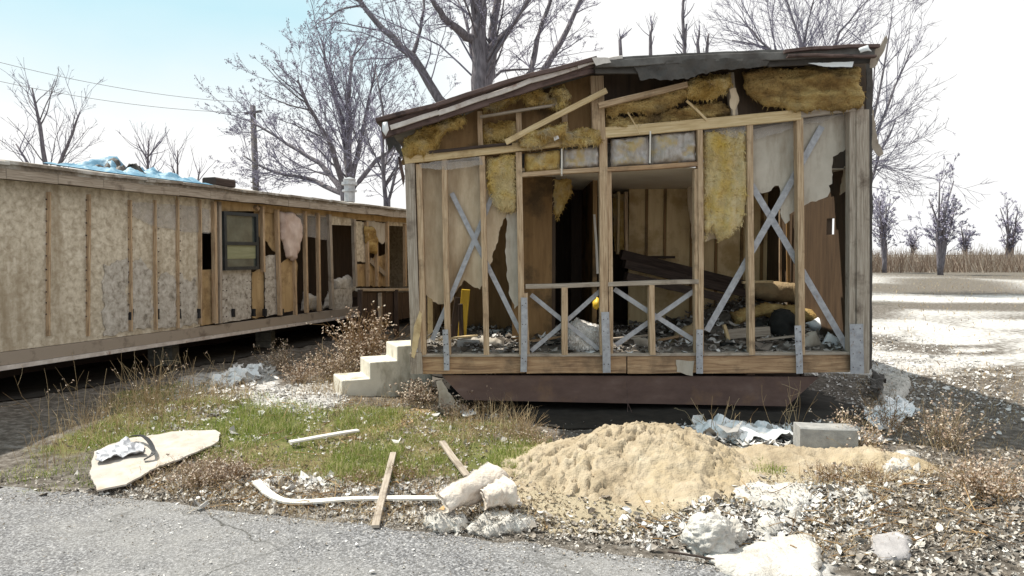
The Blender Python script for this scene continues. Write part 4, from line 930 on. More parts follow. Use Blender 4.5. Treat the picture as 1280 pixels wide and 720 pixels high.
tree('bare_tree', 'large bare tree with a thick grey trunk rising behind the roof of the gutted home', 'tree', b, [
    ([Vector((b.x, T, 0))] + A(T, (603, 200, 0), (602, 100, 0), (600, 50, 0), (598, 0, .2), (594, -90, .4), (600, -200, .5)), .30, .12),
    (A(T, (606, 120, 0), (614, 80, .4), (618, 40, .6), (622, -10, .8), (618, -120, 1)), .16, .07),
    (A(T, (594, 52, 0), (578, 42, -.3), (556, 22, -.6), (540, 0, -.8), (520, -60, -1)), .13, .04),
    (A(T, (600, 170, .3), (575, 150, .5), (549, 122, .6), (515, 70, .8), (478, 36, 1), (448, 0, 1.2), (400, -60, 1.5)), .17, .04),
    (A(T, (515, 70, .8), (522, 50, 1), (530, 10, 1.2), (526, -50, 1.3)), .07, .02),
    (A(T, (606, 150, .3), (640, 120, .8), (662, 92, 1), (672, 50, 1.2), (690, -5, 1.4), (696, -90, 1.5)), .13, .03),
    (A(T, (640, 130, 1), (678, 90, 1.6), (700, 55, 1.8), (726, 0, 2), (760, -80, 2.2)), .12, .04)],
    3, (2.6, 3.4, 4.2), (.40, .48, .55), 3, buds=.024, up=-.02, rmin=.005)
T = 27.0; b = at(436, 320, T); b.z = 0
tree('bare_tree', 'wide twiggy bare tree fanning out behind the roof vent of the long home', 'tree', b, [
    ([b] + A(T, (436, 250, 0), (436, 190, 0), (436, 130, .3), (440, 70, .5)), .22, .05),
    ([b] + A(T, (430, 240, 0), (400, 205, 1), (360, 180, 1.5), (310, 150, 2)), .15, .03),
    ([b] + A(T, (432, 245, 0), (392, 225, 1), (340, 215, 1.5), (305, 195, 2)), .13, .03),
    ([b] + A(T, (430, 235, 0), (412, 180, -1), (385, 130, -1.5), (372, 100, -2)), .15, .03),
    ([b] + A(T, (436, 225, 0), (428, 150, .4), (410, 90, 1), (402, 50, 1)), .15, .03),
    ([b] + A(T, (438, 230, 0), (452, 170, .4), (462, 120, 1), (470, 80, 1)), .14, .03),
    ([b] + A(T, (440, 240, 0), (470, 200, 1), (500, 180, 1), (530, 150, 1)), .12, .03)],
    3, (2.6, 3.2, 3.4), (.42, .48, .5), 11, buds=.03, up=.05, rmin=.0065)
T = 22.0; b = at(484, 320, T); b.z = 0
tree('bare_tree', 'slim bare tree in the gap between the two homes behind the porch', 'tree', b, [
    ([b] + A(T, (482, 250, 0), (478, 200, 0), (480, 150, .3), (470, 90, .5)), .09, .02), ([b] + A(T, (486, 250, 0), (498, 200, 0), (512, 160, .3)), .07, .02)],
    3, (2.6, 3.0, 3.2), (.42, .48, .5), 21, buds=.025, up=.05, rmin=.006)
for px, seed, lims, lb in ((185, 31, [(185, 215, 172), (172, 200, 180), (195, 196, 184)], 'small bare bush-like tree poking above the left end of the long home roof'),
                           (222, 32, [(222, 220, 188), (214, 226, 205)], 'thin sapling above the roof tarp of the long home'),
                           (247, 33, [(250, 232, 210)], 'sparse twigs above the right end of the roof tarp')):
    T = 20.0; b = at(px, 320, T); b.z = 0
    tree('bare_tree', lb, 'tree', b, [([b] + [at(px, yb, T), at(x, yt, T)], .05, .012) for x, yb, yt in lims], 2, (2.2, 3.0), (.3, .4), seed, buds=None, up=.1)
for px, seed, lims, lb, T in ((858, 41, [(856, 60, 30), (854, 20, -20)], 'slim bare trunk standing behind the middle of the gutted home roof', 26),
                              (815, 42, [(813, 50, 30)], 'broken bare snag just left of the slim trunk behind the roof', 24),
                              (880, 43, [(884, 60, 42), (872, 55, 38)], 'short snapped snag just right of the slim trunk behind the roof', 24),
                              (780, 44, [(775, 50, 46)], 'lowest snag peeking above the roof peak', 24)):
    b = at(px, 320, T); b.z = 0
    tree('bare_tree', lb, 'tree', b, [([b] + [at(px, 120, T), at(x, y0, T), at(x + 2, y1, T)], .10, .03) for x, y0, y1 in lims], 2, (1.6, 2.5), (.10, .4), seed, buds=None, up=.1, spread=1)
for px, seed, lims, lb, T in ((1000, 51, [((1000, 90), (1010, 30), (1025, -30)), ((980, 80), (950, 50), (925, 20)), ((1010, 80), (990, 20), (975, -20)), ((1030, 90), (1050, 40), (1085, 0)), ((1005, 90), (960, 60), (915, 50))], 'bare twiggy tree spreading behind the right half of the gutted home roof', 30),
                              (1062, 52, [((1080, 180), (1090, 120), (1095, 70)), ((1085, 200), (1110, 130), (1140, 60)), ((1085, 240), (1100, 190), (1120, 150)), ((1080, 200), (1100, 110), (1115, 20))], 'bare tree beyond the right corner of the gutted home', 28)):
    b = at(px, 322, T); b.z = 0
    tree('bare_tree', lb, 'tree', b, [([b, at(px, 200, T)] + [at(x, y, T + i * .5) for i, (x, y) in enumerate(l)], .12, .02) for l in lims], 3, (1.8, 2.8, 3.0), (.38, .46, .5), seed, buds=None, up=.05, rmin=.008)
# far tree line
FAR = [(1106, 24, 78, 58, 'rounded bare tree on the skyline just right of the corner post'), (1141, 12, 34, 95, 'small distant bush right of the rounded skyline tree'), (1176, 40, 96, 52, 'tallest bare skyline tree at the right of the gutted home'),
       (1206, 16, 40, 80, 'small bare tree close to the right of the tallest skyline tree'), (1262, 34, 66, 70, 'broad bare skyline tree at the right edge of the view')]
for i, (px, w_, h_, T, lb) in enumerate(FAR):
    b = at(px, 322, T); b.z = 0; rnd = random.Random(60 + i)
    lims = [([b, at(px + rnd.uniform(-3, 3) * w_ / 20, 322 - h_ * rnd.uniform(.15, .35), T), at(px + rnd.uniform(-w_ / 2, w_ / 2), 322 - h_ * rnd.uniform(.55, 1), T + rnd.uniform(-2, 2))], .16, .04) for _ in range(10)]
    tree('bare_tree', lb, 'tree', b, lims, 3, (1.1, 1.6, 1.8), (.45, .5, .5), 60 + i, buds=.08, rmin=.02, group='bare trees on the far skyline')
# trees for the left background beyond the long home
T = 40; b = at(60, 322, T); b.z = 0
tree('bare_tree', 'bare tree far beyond the left end of the long home', 'tree', b, [([b, at(60, 240, T), at(50, 160, T), at(40, 110, T)], .2, .04), ([b, at(62, 230, T), at(85, 180, T), at(100, 140, T)], .15, .04), ([b, at(58, 240, T), at(20, 180, T)], .15, .04)], 3, (1.4, 2.0, 2.2), (.42, .46, .46), 77, buds=None, rmin=.01)

# low brush belt at the horizon
def brush(name, label, pts, n, hgt, mat, seed):
    rnd = random.Random(seed); mb = MB()
    for _ in range(n):
        x, y = pts(rnd); h = hgt * rnd.uniform(.3, 1) * (.6 + .9 * abs(noise.noise(Vector((x * .22, y * .22, 3))))); d = Vector((rnd.gauss(0, .3), rnd.gauss(0, .3), 1)).normalized(); p = Vector((x, y, gz(x, y)))
        w = Vector((.03, 0, 0)); mb.add([p - w, p + w, p + d * h + w * .3, p + d * h - w * .3], [(0, 1, 2, 3)])
    return tag(obj(name, mb, M[mat]), label, 'brush', kind='stuff')
brush('far_brush', 'belt of brown brush along the horizon at the right', lambda r: (r.uniform(20, 75), r.uniform(58, 75)), 14000, 2.4, 'seed', 5)

# utility pole + wires
T = 30.0; pb = at(324, 320, T); pb.z = 0
pt_ = at(316, 132, T); pole = thing('utility_pole', 'grey wooden utility pole leaning slightly above the roof of the long home', 'utility pole', tuple(pb))
mb = MB(); tube(mb, [pb, pb.lerp(pt_, .5), pt_], [.16, .14, .11], 10); obj('post', mb, M['pole'], pole, smooth=True)
timber('crossarm', at(306, 142, T - .1), at(327, 139, T - .1), .09, .09, 'pole', pole, side=Z1)
for i, z in enumerate(range(0, 5)):
    p = pb.lerp(pt_, .50 + i * .03); mb = MB(); tube(mb, [p + Vector((-.16, -.12, 0)), p + Vector((.16, -.12, 0))], [.03, .03], 6); obj('step_iron', mb, M['pole'], pole)
for (a, b_, lb) in (((306, 128), (-60, 62), 'upper thin wire running left from the utility pole'), ((310, 141), (-60, 88), 'lower thin wire running left from the utility pole')):
    p0, p1 = at(*a, T), at(*b_, 24); mb = MB(); pts = [p0.lerp(p1, i / 16) - Vector((0, 0, 1.2 * (i / 16) * (1 - i / 16))) for i in range(17)]; tube(mb, pts, [.008] * 17, 4); tag(obj('overhead_wire', mb, M['pole']), lb, 'wire', 'overhead wires')

# ------------------------------------------------------------------ grass and weeds
def blades(name, label, cat, regions, mat, hr, wd, lean=.35, clump=0, seed=1):
    rnd = random.Random(seed); mb = MB()
    for poly, n in regions:
        xs = [p[0] for p in poly]; ys = [p[1] for p in poly]; k = 0
        while k < n:
            x, y = rnd.uniform(min(xs), max(xs)), rnd.uniform(min(ys), max(ys))
            if not inside((x, y), poly) and edist((x, y), poly) > .2 * rnd.random(): continue
            k += 1
            if clump and noise.noise(Vector((x * 3, y * 3, 8))) + rnd.uniform(-.25, .25) < clump - .3: continue
            h = rnd.uniform(*hr) * (1 + .5 * noise.noise(Vector((x * 4, y * 4, 2)))); a = rnd.random() * 6.283; w = Vector((math.cos(a), math.sin(a), 0)) * wd * rnd.uniform(.6, 1.3)
            l = Vector((rnd.gauss(0, lean), rnd.gauss(0, lean), 0)) * h; p = Vector((x, y, gz(x, y) - .005))
            m = p + l * .35 + Vector((0, 0, h * .6)); t = p + l + Vector((0, 0, h * (1 - .3 * l.length / max(h, .01))))
            mb.add([p - w, p + w, m + w * .7, m - w * .7, t], [(0, 1, 2, 3), (3, 2, 4)])
    return tag(obj(name, mb, M[mat]), label, cat, kind='stuff')
blades('grass', 'short patchy green and straw grass on the verge before the homes', 'grass', [(TURF[0], 34000), (TURF[1], 7000), (gpoly([(410, 575), (500, 560), (560, 575), (520, 605), (430, 608)]), 4500), (gpoly([(600, 575), (660, 560), (680, 575), (640, 598)]), 2500), (gpoly([(880, 575), (960, 570), (960, 592), (900, 592)]), 1200), (gpoly([(-60, 620), (60, 570), (158, 545), (158, 600), (0, 625)]), 3000)],
       'grass', (.012, .075), .0022, .6, clump=.27)
blades('tall_grass', 'bright green taller tufts in the middle of the verge', 'grass', [(gpoly([(410, 590), (450, 565), (500, 570), (490, 600), (440, 602)]), 2600), (gpoly([(610, 590), (640, 565), (675, 570), (640, 592)]), 1700), (gpoly([(270, 545), (300, 510), (350, 520), (370, 545)]), 2600), (gpoly([(420, 530), (480, 515), (500, 530), (440, 545)]), 1600)],
       'grass', (.05, .11), .0022, .3, seed=2)
blades('dry_stubble', 'straw coloured stubble scattered over the verge and roadside', 'dry grass', [(gpoly([(158, 600), (300, 560), (420, 600), (560, 610), (700, 660), (560, 660), (300, 635)]), 5000), (gpoly([(960, 620), (1130, 580), (1250, 600), (1200, 690), (1010, 690)]), 1800), (gpoly([(430, 500), (540, 500), (600, 520), (560, 600), (400, 600)]), 6000), (gpoly([(1080, 460), (1280, 460), (1280, 600), (1100, 600)]), 4000)],
       'dry', (.02, .10), .0018, .8, seed=3)
blades('field_grass', 'pale dry grass over the open ground beyond the right side', 'dry grass', [([(3.8, 9), (16, 9), (50, 50), (9, 50)], 9000)], 'dry', (.03, .14), .008, .8, clump=.3, seed=4)

def weed(name, label, cat, base, n, hgt, spread, mat, seed, branch=3, heads=.012, r=.0025, group=None):
    rnd = random.Random(seed); mb, mh = MB(), MB()
    for _ in range(n):
        d = Vector((rnd.gauss(0, spread), rnd.gauss(0, spread), 1)); p = Vector(base) + Vector((rnd.gauss(0, .05), rnd.gauss(0, .05), -.01)) * (1 + spread); L = hgt * rnd.uniform(.45, 1.1)
        pts = curve_pts(p, d, L, 6, .12, -.03, rnd); tube(mb, pts, [r * (1 - .1 * i) for i in range(7)], 3)
        for _ in range(branch):
            i = rnd.randrange(2, 6); q = curve_pts(pts[i], (pts[i] - pts[i - 1]).normalized() + Vector([rnd.gauss(0, .6) for _ in range(3)]), L * rnd.uniform(.12, .35), 3, .2, 0, rnd); tube(mb, q, [r * .6, r * .5, r * .4, r * .3], 3)
            if heads:
                for _ in range(3):
                    c = q[-1] + Vector([rnd.gauss(0, heads) for _ in range(3)]); a = Vector([rnd.gauss(0, 1) for _ in range(3)]).normalized() * heads; b_ = a.orthogonal().normalized() * heads * .7
                    mh.add([c - a, c - b_, c + a, c + b_], [(0, 1, 2, 3)])
    nf = len(mb.f); mb.add(mh.v, mh.f); o = obj(name, mb, M[mat], base=tuple(base)); o.data.materials.append(M['seed'])
    for k in range(nf, len(mb.f)): o.data.polygons[k].material_index = 1
    return tag(o, label, cat, group)
def wat(px, py, off=0): p = gp(px, py); return p
for i, (px, py, n_, h, s_, mat, br, hd, lb) in enumerate([
    (455, 472, 120, .85, .30, 'dry_red', 5, .016, 'tall rusty dead shrub with seed heads between the steps and the porch'),
    (420, 476, 110, .5, .55, 'dry', 5, .012, 'sprawling tan dead shrub left of the steps'),
    (375, 478, 70, .35, .6, 'dry_red', 4, .010, 'low reddish dead shrub at the left of the debris by the steps'),
    (350, 462, 40, .4, .4, 'dry', 4, .012, 'small dead shrub against the shade under the long home'),
    (606, 515, 16, .42, .22, 'dry_red', 5, .013, 'spindly brown weed standing before the maroon beam'),
    (525, 505, 80, .28, .5, 'dry', 4, .012, 'bushy dry weed at the foot of the concrete steps'),
    (565, 520, 50, .2, .6, 'dry', 3, .012, 'low dry weed under the left end of the beam'),
    (650, 545, 130, .28, .55, 'dry', 1, 0, 'straw tuft of long dry grass at the left of the sand heap'),
    (672, 555, 90, .20, .7, 'dry', 1, .008, 'pale dry tuft on the left flank of the sand heap'),
    (1035, 600, 90, .13, .25, 'dry_red', 1, .006, 'orange brown grass tuft on the low sand at the right'),
    (1088, 598, 80, .12, .25, 'dry_red', 1, .006, 'dark brown grass tuft by the right end of the low sand'),
    (1075, 560, 60, .35, .6, 'dry', 4, .01, 'open twiggy weed beside the shaded concrete block'),
    (1105, 540, 40, .45, .6, 'dry_red', 4, .01, 'dark twiggy weed right of the shaded concrete block'),
    (985, 545, 12, .55, .35, 'dry', 1, 0, 'thin long stalks before the right end of the beam'),
    (900, 545, 16, .5, .8, 'dry', 2, 0, 'bent long stalks behind the right side of the sand heap'),
    (255, 605, 150, .22, .6, 'dry', 4, .008, 'purplish brown dry bush over the right edge of the pale sheet'),
    (290, 600, 90, .18, .6, 'dry_red', 4, .008, 'lower brown dry bush right of the pale sheet'),
    (505, 598, 70, .13, .3, 'dry_red', 1, .006, 'brown stubble tuft in front of the bright green patch'),
    (450, 603, 70, .12, .3, 'dry_red', 1, .006, 'brown stubble tuft at the left front of the bright green patch'),
    (1030, 690, 70, .14, .9, 'dry', 1, 0, 'flattened straw beside the grey slab at the lower right'),
    (1180, 560, 80, .4, .5, 'dry', 4, .01, 'dry weed at the far right beyond the block'),
    (1230, 620, 90, .3, .6, 'dry_red', 4, .01, 'brown weed clump at the far right roadside')]):
    weed('dead_shrub' if hd and h > .25 else 'dry_tuft', lb, 'dry plant', wat(px, py), n_, h, s_, mat, 200 + i, br, hd, r=.003 if h > .4 else .002)
# tall seed-headed grass in front of the long home
for i, (px, py) in enumerate([(168, 522), (185, 518), (200, 520), (222, 515), (245, 512), (285, 508), (140, 525), (100, 530), (60, 540)]):
    weed('tall_dry_grass', ['leftmost seen tuft of tall dry grass in the shade of the long home', 'tall dry grass tuft, second by the pier', 'tall dry grass tuft directly before the left pier', 'tall dry grass tuft right of the left pier', 'thin tall grass tuft before the shaded debris', 'single tall stalks right of the other grass tufts', 'tall dry grass near the left sheet', 'tall dry grass further left of the pale sheet', 'tall dry grass at the far left edge'][i], 'dry grass', wat(px, py), 16 if i < 5 else 6, .62, .20, 'dry', 300 + i, 1, .007, r=.0022, group='tall dry grass before the long home')

# ------------------------------------------------------------------ litter and debris on the ground
scatter('leaf_litter', 'grey and brown dead leaves and scraps along the roadside edge', 'leaf litter', [
    (gpoly([(-100, 620), (158, 612), (260, 580), (400, 600), (560, 600), (700, 650), (800, 650), (960, 615), (1130, 600), (1300, 600), (1300, 720), (1100, 720), (1010, 700), (870, 690), (700, 678), (560, 664), (450, 650), (300, 634), (158, 622), (-100, 640)]), 23000),
    (gpoly([(400, 505), (560, 500), (640, 540), (560, 560), (440, 530)]), 1300), (gpoly([(1000, 575), (1130, 560), (1280, 560), (1280, 610), (1010, 610)]), 1400),
    (gpoly([(158, 500), (400, 480), (420, 520), (158, 540)]), 1500), (gpoly([(620, 530), (1100, 530), (1100, 560), (700, 560)]), 900), (TURF[0], 2600), (TURF[1], 900)],
    'litter', (.008, .038), gz, curl=.55)
scatter('plaster_chips', 'white plaster and foam chips strewn over the verge', 'plaster chips', [
    (gpoly([(310, 488), (420, 478), (440, 505), (330, 520)]), 900), (gpoly([(320, 592), (420, 598), (430, 608), (330, 606)]), 450), (gpoly([(158, 600), (560, 600), (560, 650), (300, 635)]), 650),
    (gpoly([(780, 655), (870, 640), (1060, 600), (1110, 640), (1010, 690), (870, 690)]), 1500), (gpoly([(915, 610), (1010, 606), (1020, 640), (950, 650)]), 500), ([(3.5, 7.2), (6, 7), (8, 14), (3.8, 14)], 5000),
    (gpoly([(1085, 480), (1200, 470), (1280, 520), (1110, 560)]), 500), (gpoly([(400, 505), (640, 510), (640, 600), (300, 560)]), 500), (gpoly([(160, 510), (330, 500), (330, 560), (200, 540)]), 500), (gpoly([(220, 500), (340, 458), (350, 490), (260, 510)]), 450)],
    'chips', (.012, .055), gz, curl=.45)
scatter('road_grit', 'loose grit and leaf crumbs on the asphalt', 'grit', [(gpoly([(-60, 622), (158, 622), (450, 652), (700, 682), (960, 712), (900, 722), (700, 700), (450, 672), (158, 640), (-60, 634)]), 6000), (gpoly([(-60, 628), (158, 630), (450, 660), (700, 690), (1100, 740), (900, 900), (0, 900)]), 3500)], 'litter', (.003, .012), lambda x, y: .018, curl=.3)
scatter('shaded_scraps', 'torn plastic and paper scraps heaped in the shade beside the sand heap', 'scraps', [(gpoly([(850, 540), (880, 532), (1000, 540), (1090, 548), (1120, 556), (1000, 560), (930, 560), (880, 554)]), 700)], 'chips', (.03, .12), lambda x, y: gz(x, y) + .03 * abs(noise.noise(Vector((x * 3, y * 3, 5)))), curl=.22)
scatter('shaded_scraps', 'torn plastic scraps heaped in the shade under the edge of the long home', 'scraps', [(gpoly([(230, 490), (300, 460), (340, 455), (350, 475), (260, 500)]), 260)], 'chips', (.03, .11), lambda x, y: gz(x, y) + .02, curl=.25)
scatter('road_stones', 'small pale stones on the old asphalt', 'stones', [(gpoly([(158, 640), (450, 660), (700, 690), (900, 712), (800, 760), (158, 760)]), 260)], 'chips', (.006, .02), lambda x, y: .02, curl=.2)

def gframe(z=0.0): return (Vector((0, 0, z)), Vector((1, 0, 0)), Vector((0, 1, 0)), Vector((0, 0, 1)))
def gsheet(name, label, cat, px, mat, up=.02, group=None, amp=.02, thick=.01, jag=.02, pillow=0, edge=.05, sp=.04, fuzz=0, nsc=4, lift=None):
    P = gpoly(px)
    f = (lambda x, y: gz(x, y) + up + (lift(x, y) if lift else 0))
    return tag(obj(name, sheet_mb(P, gframe(), sp=sp, thick=thick, jag=jag, hfun=f, namp=amp, pillow=pillow, edge=edge, nsc=nsc, fuzz=fuzz), M[mat], smooth=bool(pillow)), label, cat, group)
gsheet('plywood_sheet', 'large pale board sheet lying on the grass at the left road edge', 'sheet', [(118, 572), (160, 556), (215, 547), (268, 545), (276, 549), (272, 560), (240, 576), (200, 590), (158, 614), (122, 622), (112, 600)], 'pale_sheet', up=.05, amp=.006, thick=.012, jag=.008)
def ribbon(name, label, cat, pts, w, mat, thick=.006, group=None):
    mb = MB(); V = []; n_ = len(pts)
    for i, p in enumerate(pts):
        a, b_ = pts[max(0, i - 1)], pts[min(n_ - 1, i + 1)]; d = (b_ - a).normalized(); s_ = d.cross(Z1).normalized() * w / 2 * (1 + .2 * noise.noise(Vector((i * .7, w * 9, 0))))
        V += [p - s_, p + s_, p + s_ - Vector((0, 0, thick)), p - s_ - Vector((0, 0, thick))]
    Fc = [(0, 1, 2, 3), tuple(4 * (n_ - 1) + k for k in (3, 2, 1, 0))]
    for i in range(n_ - 1):
        for k in range(4): a = i * 4 + k; b_ = i * 4 + (k + 1) % 4; Fc.append((b_, a, a + 4, b_ + 4))
    mb.add(V, Fc); return tag(obj(name, mb, M[mat]), label, cat, group)
def path(px, ups, n=20):
    P = [gp(x, y, u) for (x, y), u in zip(px, ups)]; out = []
    for i in range(n + 1):
        t = i / n * (len(P) - 1); k = min(int(t), len(P) - 2); f = t - k
        p0, p1, p2, p3 = P[max(k - 1, 0)], P[k], P[k + 1], P[min(k + 2, len(P) - 1)]
        out.append(.5 * ((2 * p1) + (p2 - p0) * f + (2 * p0 - 5 * p1 + 4 * p2 - p3) * f * f + (3 * p1 - p0 - 3 * p2 + p3) * f ** 3))
    return out
ribbon('trim_strip', 'long white curved trim strip lying along the roadside', 'trim strip', path([(320, 611), (340, 626), (370, 633), (440, 632), (500, 633), (560, 631)], [.06, .04, .035, .05, .06, .05]), .06, 'white_wood', .012)
ribbon('rubber_strip', 'black and white curled strip on the pale sheet at the left', 'strip', path([(165, 560), (178, 563), (188, 572), (192, 582), (180, 586)], [.10, .12, .12, .10, .07]), .03, 'black', .006)
gsheet('foil_scrap', 'crumpled grey and white film on the left end of the pale sheet', 'film', [(120, 575), (158, 562), (180, 568), (182, 578), (150, 584), (120, 590)], 'steel_strap', up=.08, amp=.04, thick=.004, sp=.03, nsc=9)
def gboard(label, a, b_, ua, ub, w, mat, th=.018):
    p0, p1 = gp(*a, ua), gp(*b_, ub); o = timber('loose_board', p0, p1, w, th, mat, side=(p1 - p0).cross(Z1), segs=4, warp=.004); tag(o, label, 'board', 'loose boards on the verge'); return o
gboard('grey weathered lath crossing the white trim strip', (491, 578), (470, 666), .07, .035, .045, 'stud_grey')
gboard('short grey board pointing at the folded insulation on the verge', (553, 566), (584, 603), .09, .04, .05, 'stud_grey')
gboard('pale flat board lying in the grass left of the green tuft', (362, 560), (448, 546), .05, .05, .055, 'white_wood')
gboard('thin dark stick lying by the white lump at the lower right', (835, 697), (905, 709), .03, .03, .012, 'dark_wood', .01)
tag(fsheet('torn_shard', [(893, 641), (896, 628), (902, 608), (906, 624), (913, 630), (916, 642)], 4.72, 'dark_wood', None, jag=.02, namp=.03, thick=.006, sp=.02), 'dark torn shard sticking up by the right foot of the sand heap', 'shard')
gboard('grey strip end behind the folded insulation', (545, 632), (602, 622), .07, .12, .05, 'stud_grey')
gsheet('paper_scrap', 'small white scrap of board near the weeds under the beam', 'scrap', [(575, 522), (590, 519), (595, 524), (580, 528)], 'white_plastic', up=.06, amp=.01)
gsheet('paper_scrap', 'small white triangular scrap on the asphalt edge', 'scrap', [(390, 668), (400, 663), (412, 667), (400, 671)], 'white_plastic', up=.02, amp=.005, sp=.02, jag=.004)
gsheet('dirt_path', 'bare pinkish earth patch in the grass before the steps', 'earth', [(480, 520), (530, 508), (560, 512), (520, 524), (470, 545), (430, 548)], 'tan_sheet', up=.004, amp=.006, thick=.01, jag=.05).update_tag()
# folded insulation on the verge
def glump(name, label, cat, px, mat, pillow, fuzz=300, up=0, lift=None, group=None, edge=None, amp=None):
    return gsheet(name, label, cat, px, mat, up=up, amp=amp or pillow * .35, thick=.03, jag=.03, pillow=pillow, edge=edge or pillow * 1.1, sp=.02, fuzz=fuzz, nsc=9, lift=lift, group=group)
# a curled flap: tan paper inside, white outside
def flap(name, label, px0, px1, hgt, mat, rad, turn, seed):
    p0, p1 = gp(*px0, .05), gp(*px1, .05); d = (p1 - p0).normalized(); s_ = Vector((d.y, -d.x, 0)); mb = MB(); NA, NB = 26, 34; L = (p1 - p0).length
    for k in (0, 1):
        for j in range(NB + 1):
            for i in range(NA + 1):
                u, v = i / NA, j / NB; a = turn * u; r = rad * (.75 + .5 * v) - k * .022
                nz_ = .028 * noise.fractal(Vector((u * 1.8, v * 3, seed)), 1, 2, 5)
                c = p0 + d * L * v * (.9 + .1 * math.sin(u * 3)) + Z1 * (rad * .9)
                mb.v.append(c + s_ * (math.sin(a) * (r + nz_)) * 1.5 - Z1 * math.cos(a) * (r + nz_) + Z1 * (.05 * v))
    st = NA + 1; n_ = st * (NB + 1)
    for j in range(NB):
        for i in range(NA): a = j * st + i; mb.f.append((a, a + 1, a + st + 1, a + st)); mb.f.append((n_ + a, n_ + a + st, n_ + a + st + 1, n_ + a + 1))
        for e in (0, NA): a = j * st + e; mb.f.append((a, a + st, n_ + a + st, n_ + a))
    for i in range(NA):
        for e in (0, NB): a = e * st + i; mb.f.append((a, a + 1, n_ + a + 1, n_ + a))
    o = obj(name, mb, M['flap_in'], smooth=True); o.data.materials.append(M['flap_out'])
    for q_ in o.data.polygons:
        if q_.vertices[0] < n_: q_.material_index = 1
    return tag(o, label, 'insulation')
flap('insulation_roll', 'tan backed piece of insulation folded over on the verge', (545, 656), (612, 628), .1, 'insul_tan', .085, 3.0, 2)
flap('insulation_roll', 'small white curled piece leaning at the right of the tan folded one', (600, 648), (632, 640), .1, 'insul_white', .07, 3.2, 5)
def blob(name, label, cat, px, py, rx_, ry_, rz_, mat, seed, group=None):
    bm = bmesh.new(); bmesh.ops.create_icosphere(bm, subdivisions=5, radius=1); p = gp(px, py); mb = MB()
    for v in bm.verts:
        c = v.co.copy(); d_, _ = noise.voronoi(c * 2.2 + Vector((seed, 0, 0)))
        k = 1 + .22 * noise.fractal(c * 1.4 + Vector((seed, 3, 1)), 1, 2, 3) + .07 * (smooth(0, .45, d_[1] - d_[0]) - .5) + .10 * noise.fractal(Vector((c.x * 3, c.y * 3, c.z * 9 + seed)), .7, 2.2, 5)
        mb.v.append(Vector((p.x + c.x * rx_ * k, p.y + ry_ * .8 + c.y * ry_ * k, p.z + rz_ * .75 + c.z * rz_ * k)))
    mb.f = [tuple(v.index for v in f.verts) for f in bm.faces]; bm.free()
    return tag(obj(name, mb, M[mat], smooth=True), label, cat, group)
blob('insulation_heap', 'big rounded white lump of insulation by the road at the lower right', 'insulation', 892, 699, .135, .12, .115, 'insul_white', 4)
blob('insulation_heap', 'smaller white lump touching the big rounded one on its right', 'insulation', 920, 684, .07, .09, .07, 'insul_white', 9)
gsheet('white_sheet', 'flat white sheet reaching onto the road at the lower right', 'sheet', [(880, 700), (930, 690), (960, 680), (1012, 672), (1024, 690), (1026, 730), (930, 735), (895, 715)], 'insul_white', up=.03, amp=.02, thick=.02, jag=.03, pillow=.02, edge=.04, sp=.03)
gsheet('white_sheet', 'flat white patch of insulation above the rounded lump, near the sand', 'sheet', [(912, 612), (950, 606), (1000, 608), (1012, 618), (1010, 638), (975, 640), (945, 630), (920, 624)], 'insul_white', up=.01, amp=.02, thick=.02, jag=.05, pillow=.03, edge=.05, sp=.03, fuzz=200)
for i, (px, lb) in enumerate([([(945, 655), (965, 648), (980, 660), (970, 672), (950, 668)], 'grey white clump between the white lump and the leaf litter'), ([(985, 640), (1000, 636), (1008, 644), (992, 650)], 'small white clump right of the grey white one'),
                              ([(1065, 618), (1080, 612), (1086, 622), (1072, 628)], 'small pale clump in the leaf litter below the dark brown tuft'), ([(1100, 575), (1125, 565), (1150, 572), (1140, 590), (1105, 592)], 'pale clump at the right end of the low sand')]):
    glump('insulation_clump', lb, 'insulation', px, 'insul_white', .05, fuzz=60, group='pale insulation clumps')
gsheet('insulation_heap', 'flat white wad of insulation in front of the folded tan piece', 'insulation', [(585, 668), (592, 655), (610, 650), (640, 650), (668, 652), (662, 662), (640, 668), (610, 674)], 'insul_white', up=.02, amp=.045, thick=.02, jag=.06, pillow=.035, edge=.05, sp=.02, nsc=8, fuzz=500)
gsheet('insulation_heap', 'white wad of insulation under the left end of the folded tan piece', 'insulation', [(530, 662), (532, 650), (546, 644), (566, 650), (582, 660), (574, 668), (550, 668)], 'insul_white', up=.02, amp=.05, thick=.02, jag=.05, pillow=.05, edge=.06, sp=.02, nsc=8, fuzz=400)
gsheet('road_stone', 'flat grey stone slab at the lower right corner', 'stone', [(1085, 690), (1092, 672), (1122, 668), (1140, 676), (1135, 700), (1105, 702)], 'stone', up=.01, amp=.012, thick=.04, jag=.02, pillow=.02, edge=.04, sp=.02)
# shaded block and crumpled plastic by the pile
p = gp(1035, 562); mb = MB(); bar(mb, Vector((p.x - .23, p.y + .05, p.z + .09)), Vector((p.x + .2, p.y, p.z + .09)), .19, .2, Z1, segs=2, bev=.01)
tag(obj('concrete_block', mb, M['block']), 'grey concrete block in the shade right of the sand heap', 'block')
for px, lb, m_ in (([(862, 542), (905, 530), (950, 538), (990, 544), (1000, 556), (940, 558), (900, 554)], 'crumpled bluish plastic sheet in the shade behind the sand heap', 'white_plastic'),
                   ([(1080, 520), (1125, 500), (1150, 515), (1120, 540), (1090, 540)], 'crumpled pale plastic in the shade beyond the right corner', 'white_plastic'),
                   ([(255, 480), (300, 465), (328, 460), (325, 475), (290, 488)], 'crumpled plastic in the shade under the long home', 'white_plastic')):
    gsheet('plastic_sheet', lb, 'plastic sheet', px, m_, up=.05, amp=.10, thick=.004, jag=.04, sp=.03, nsc=5)
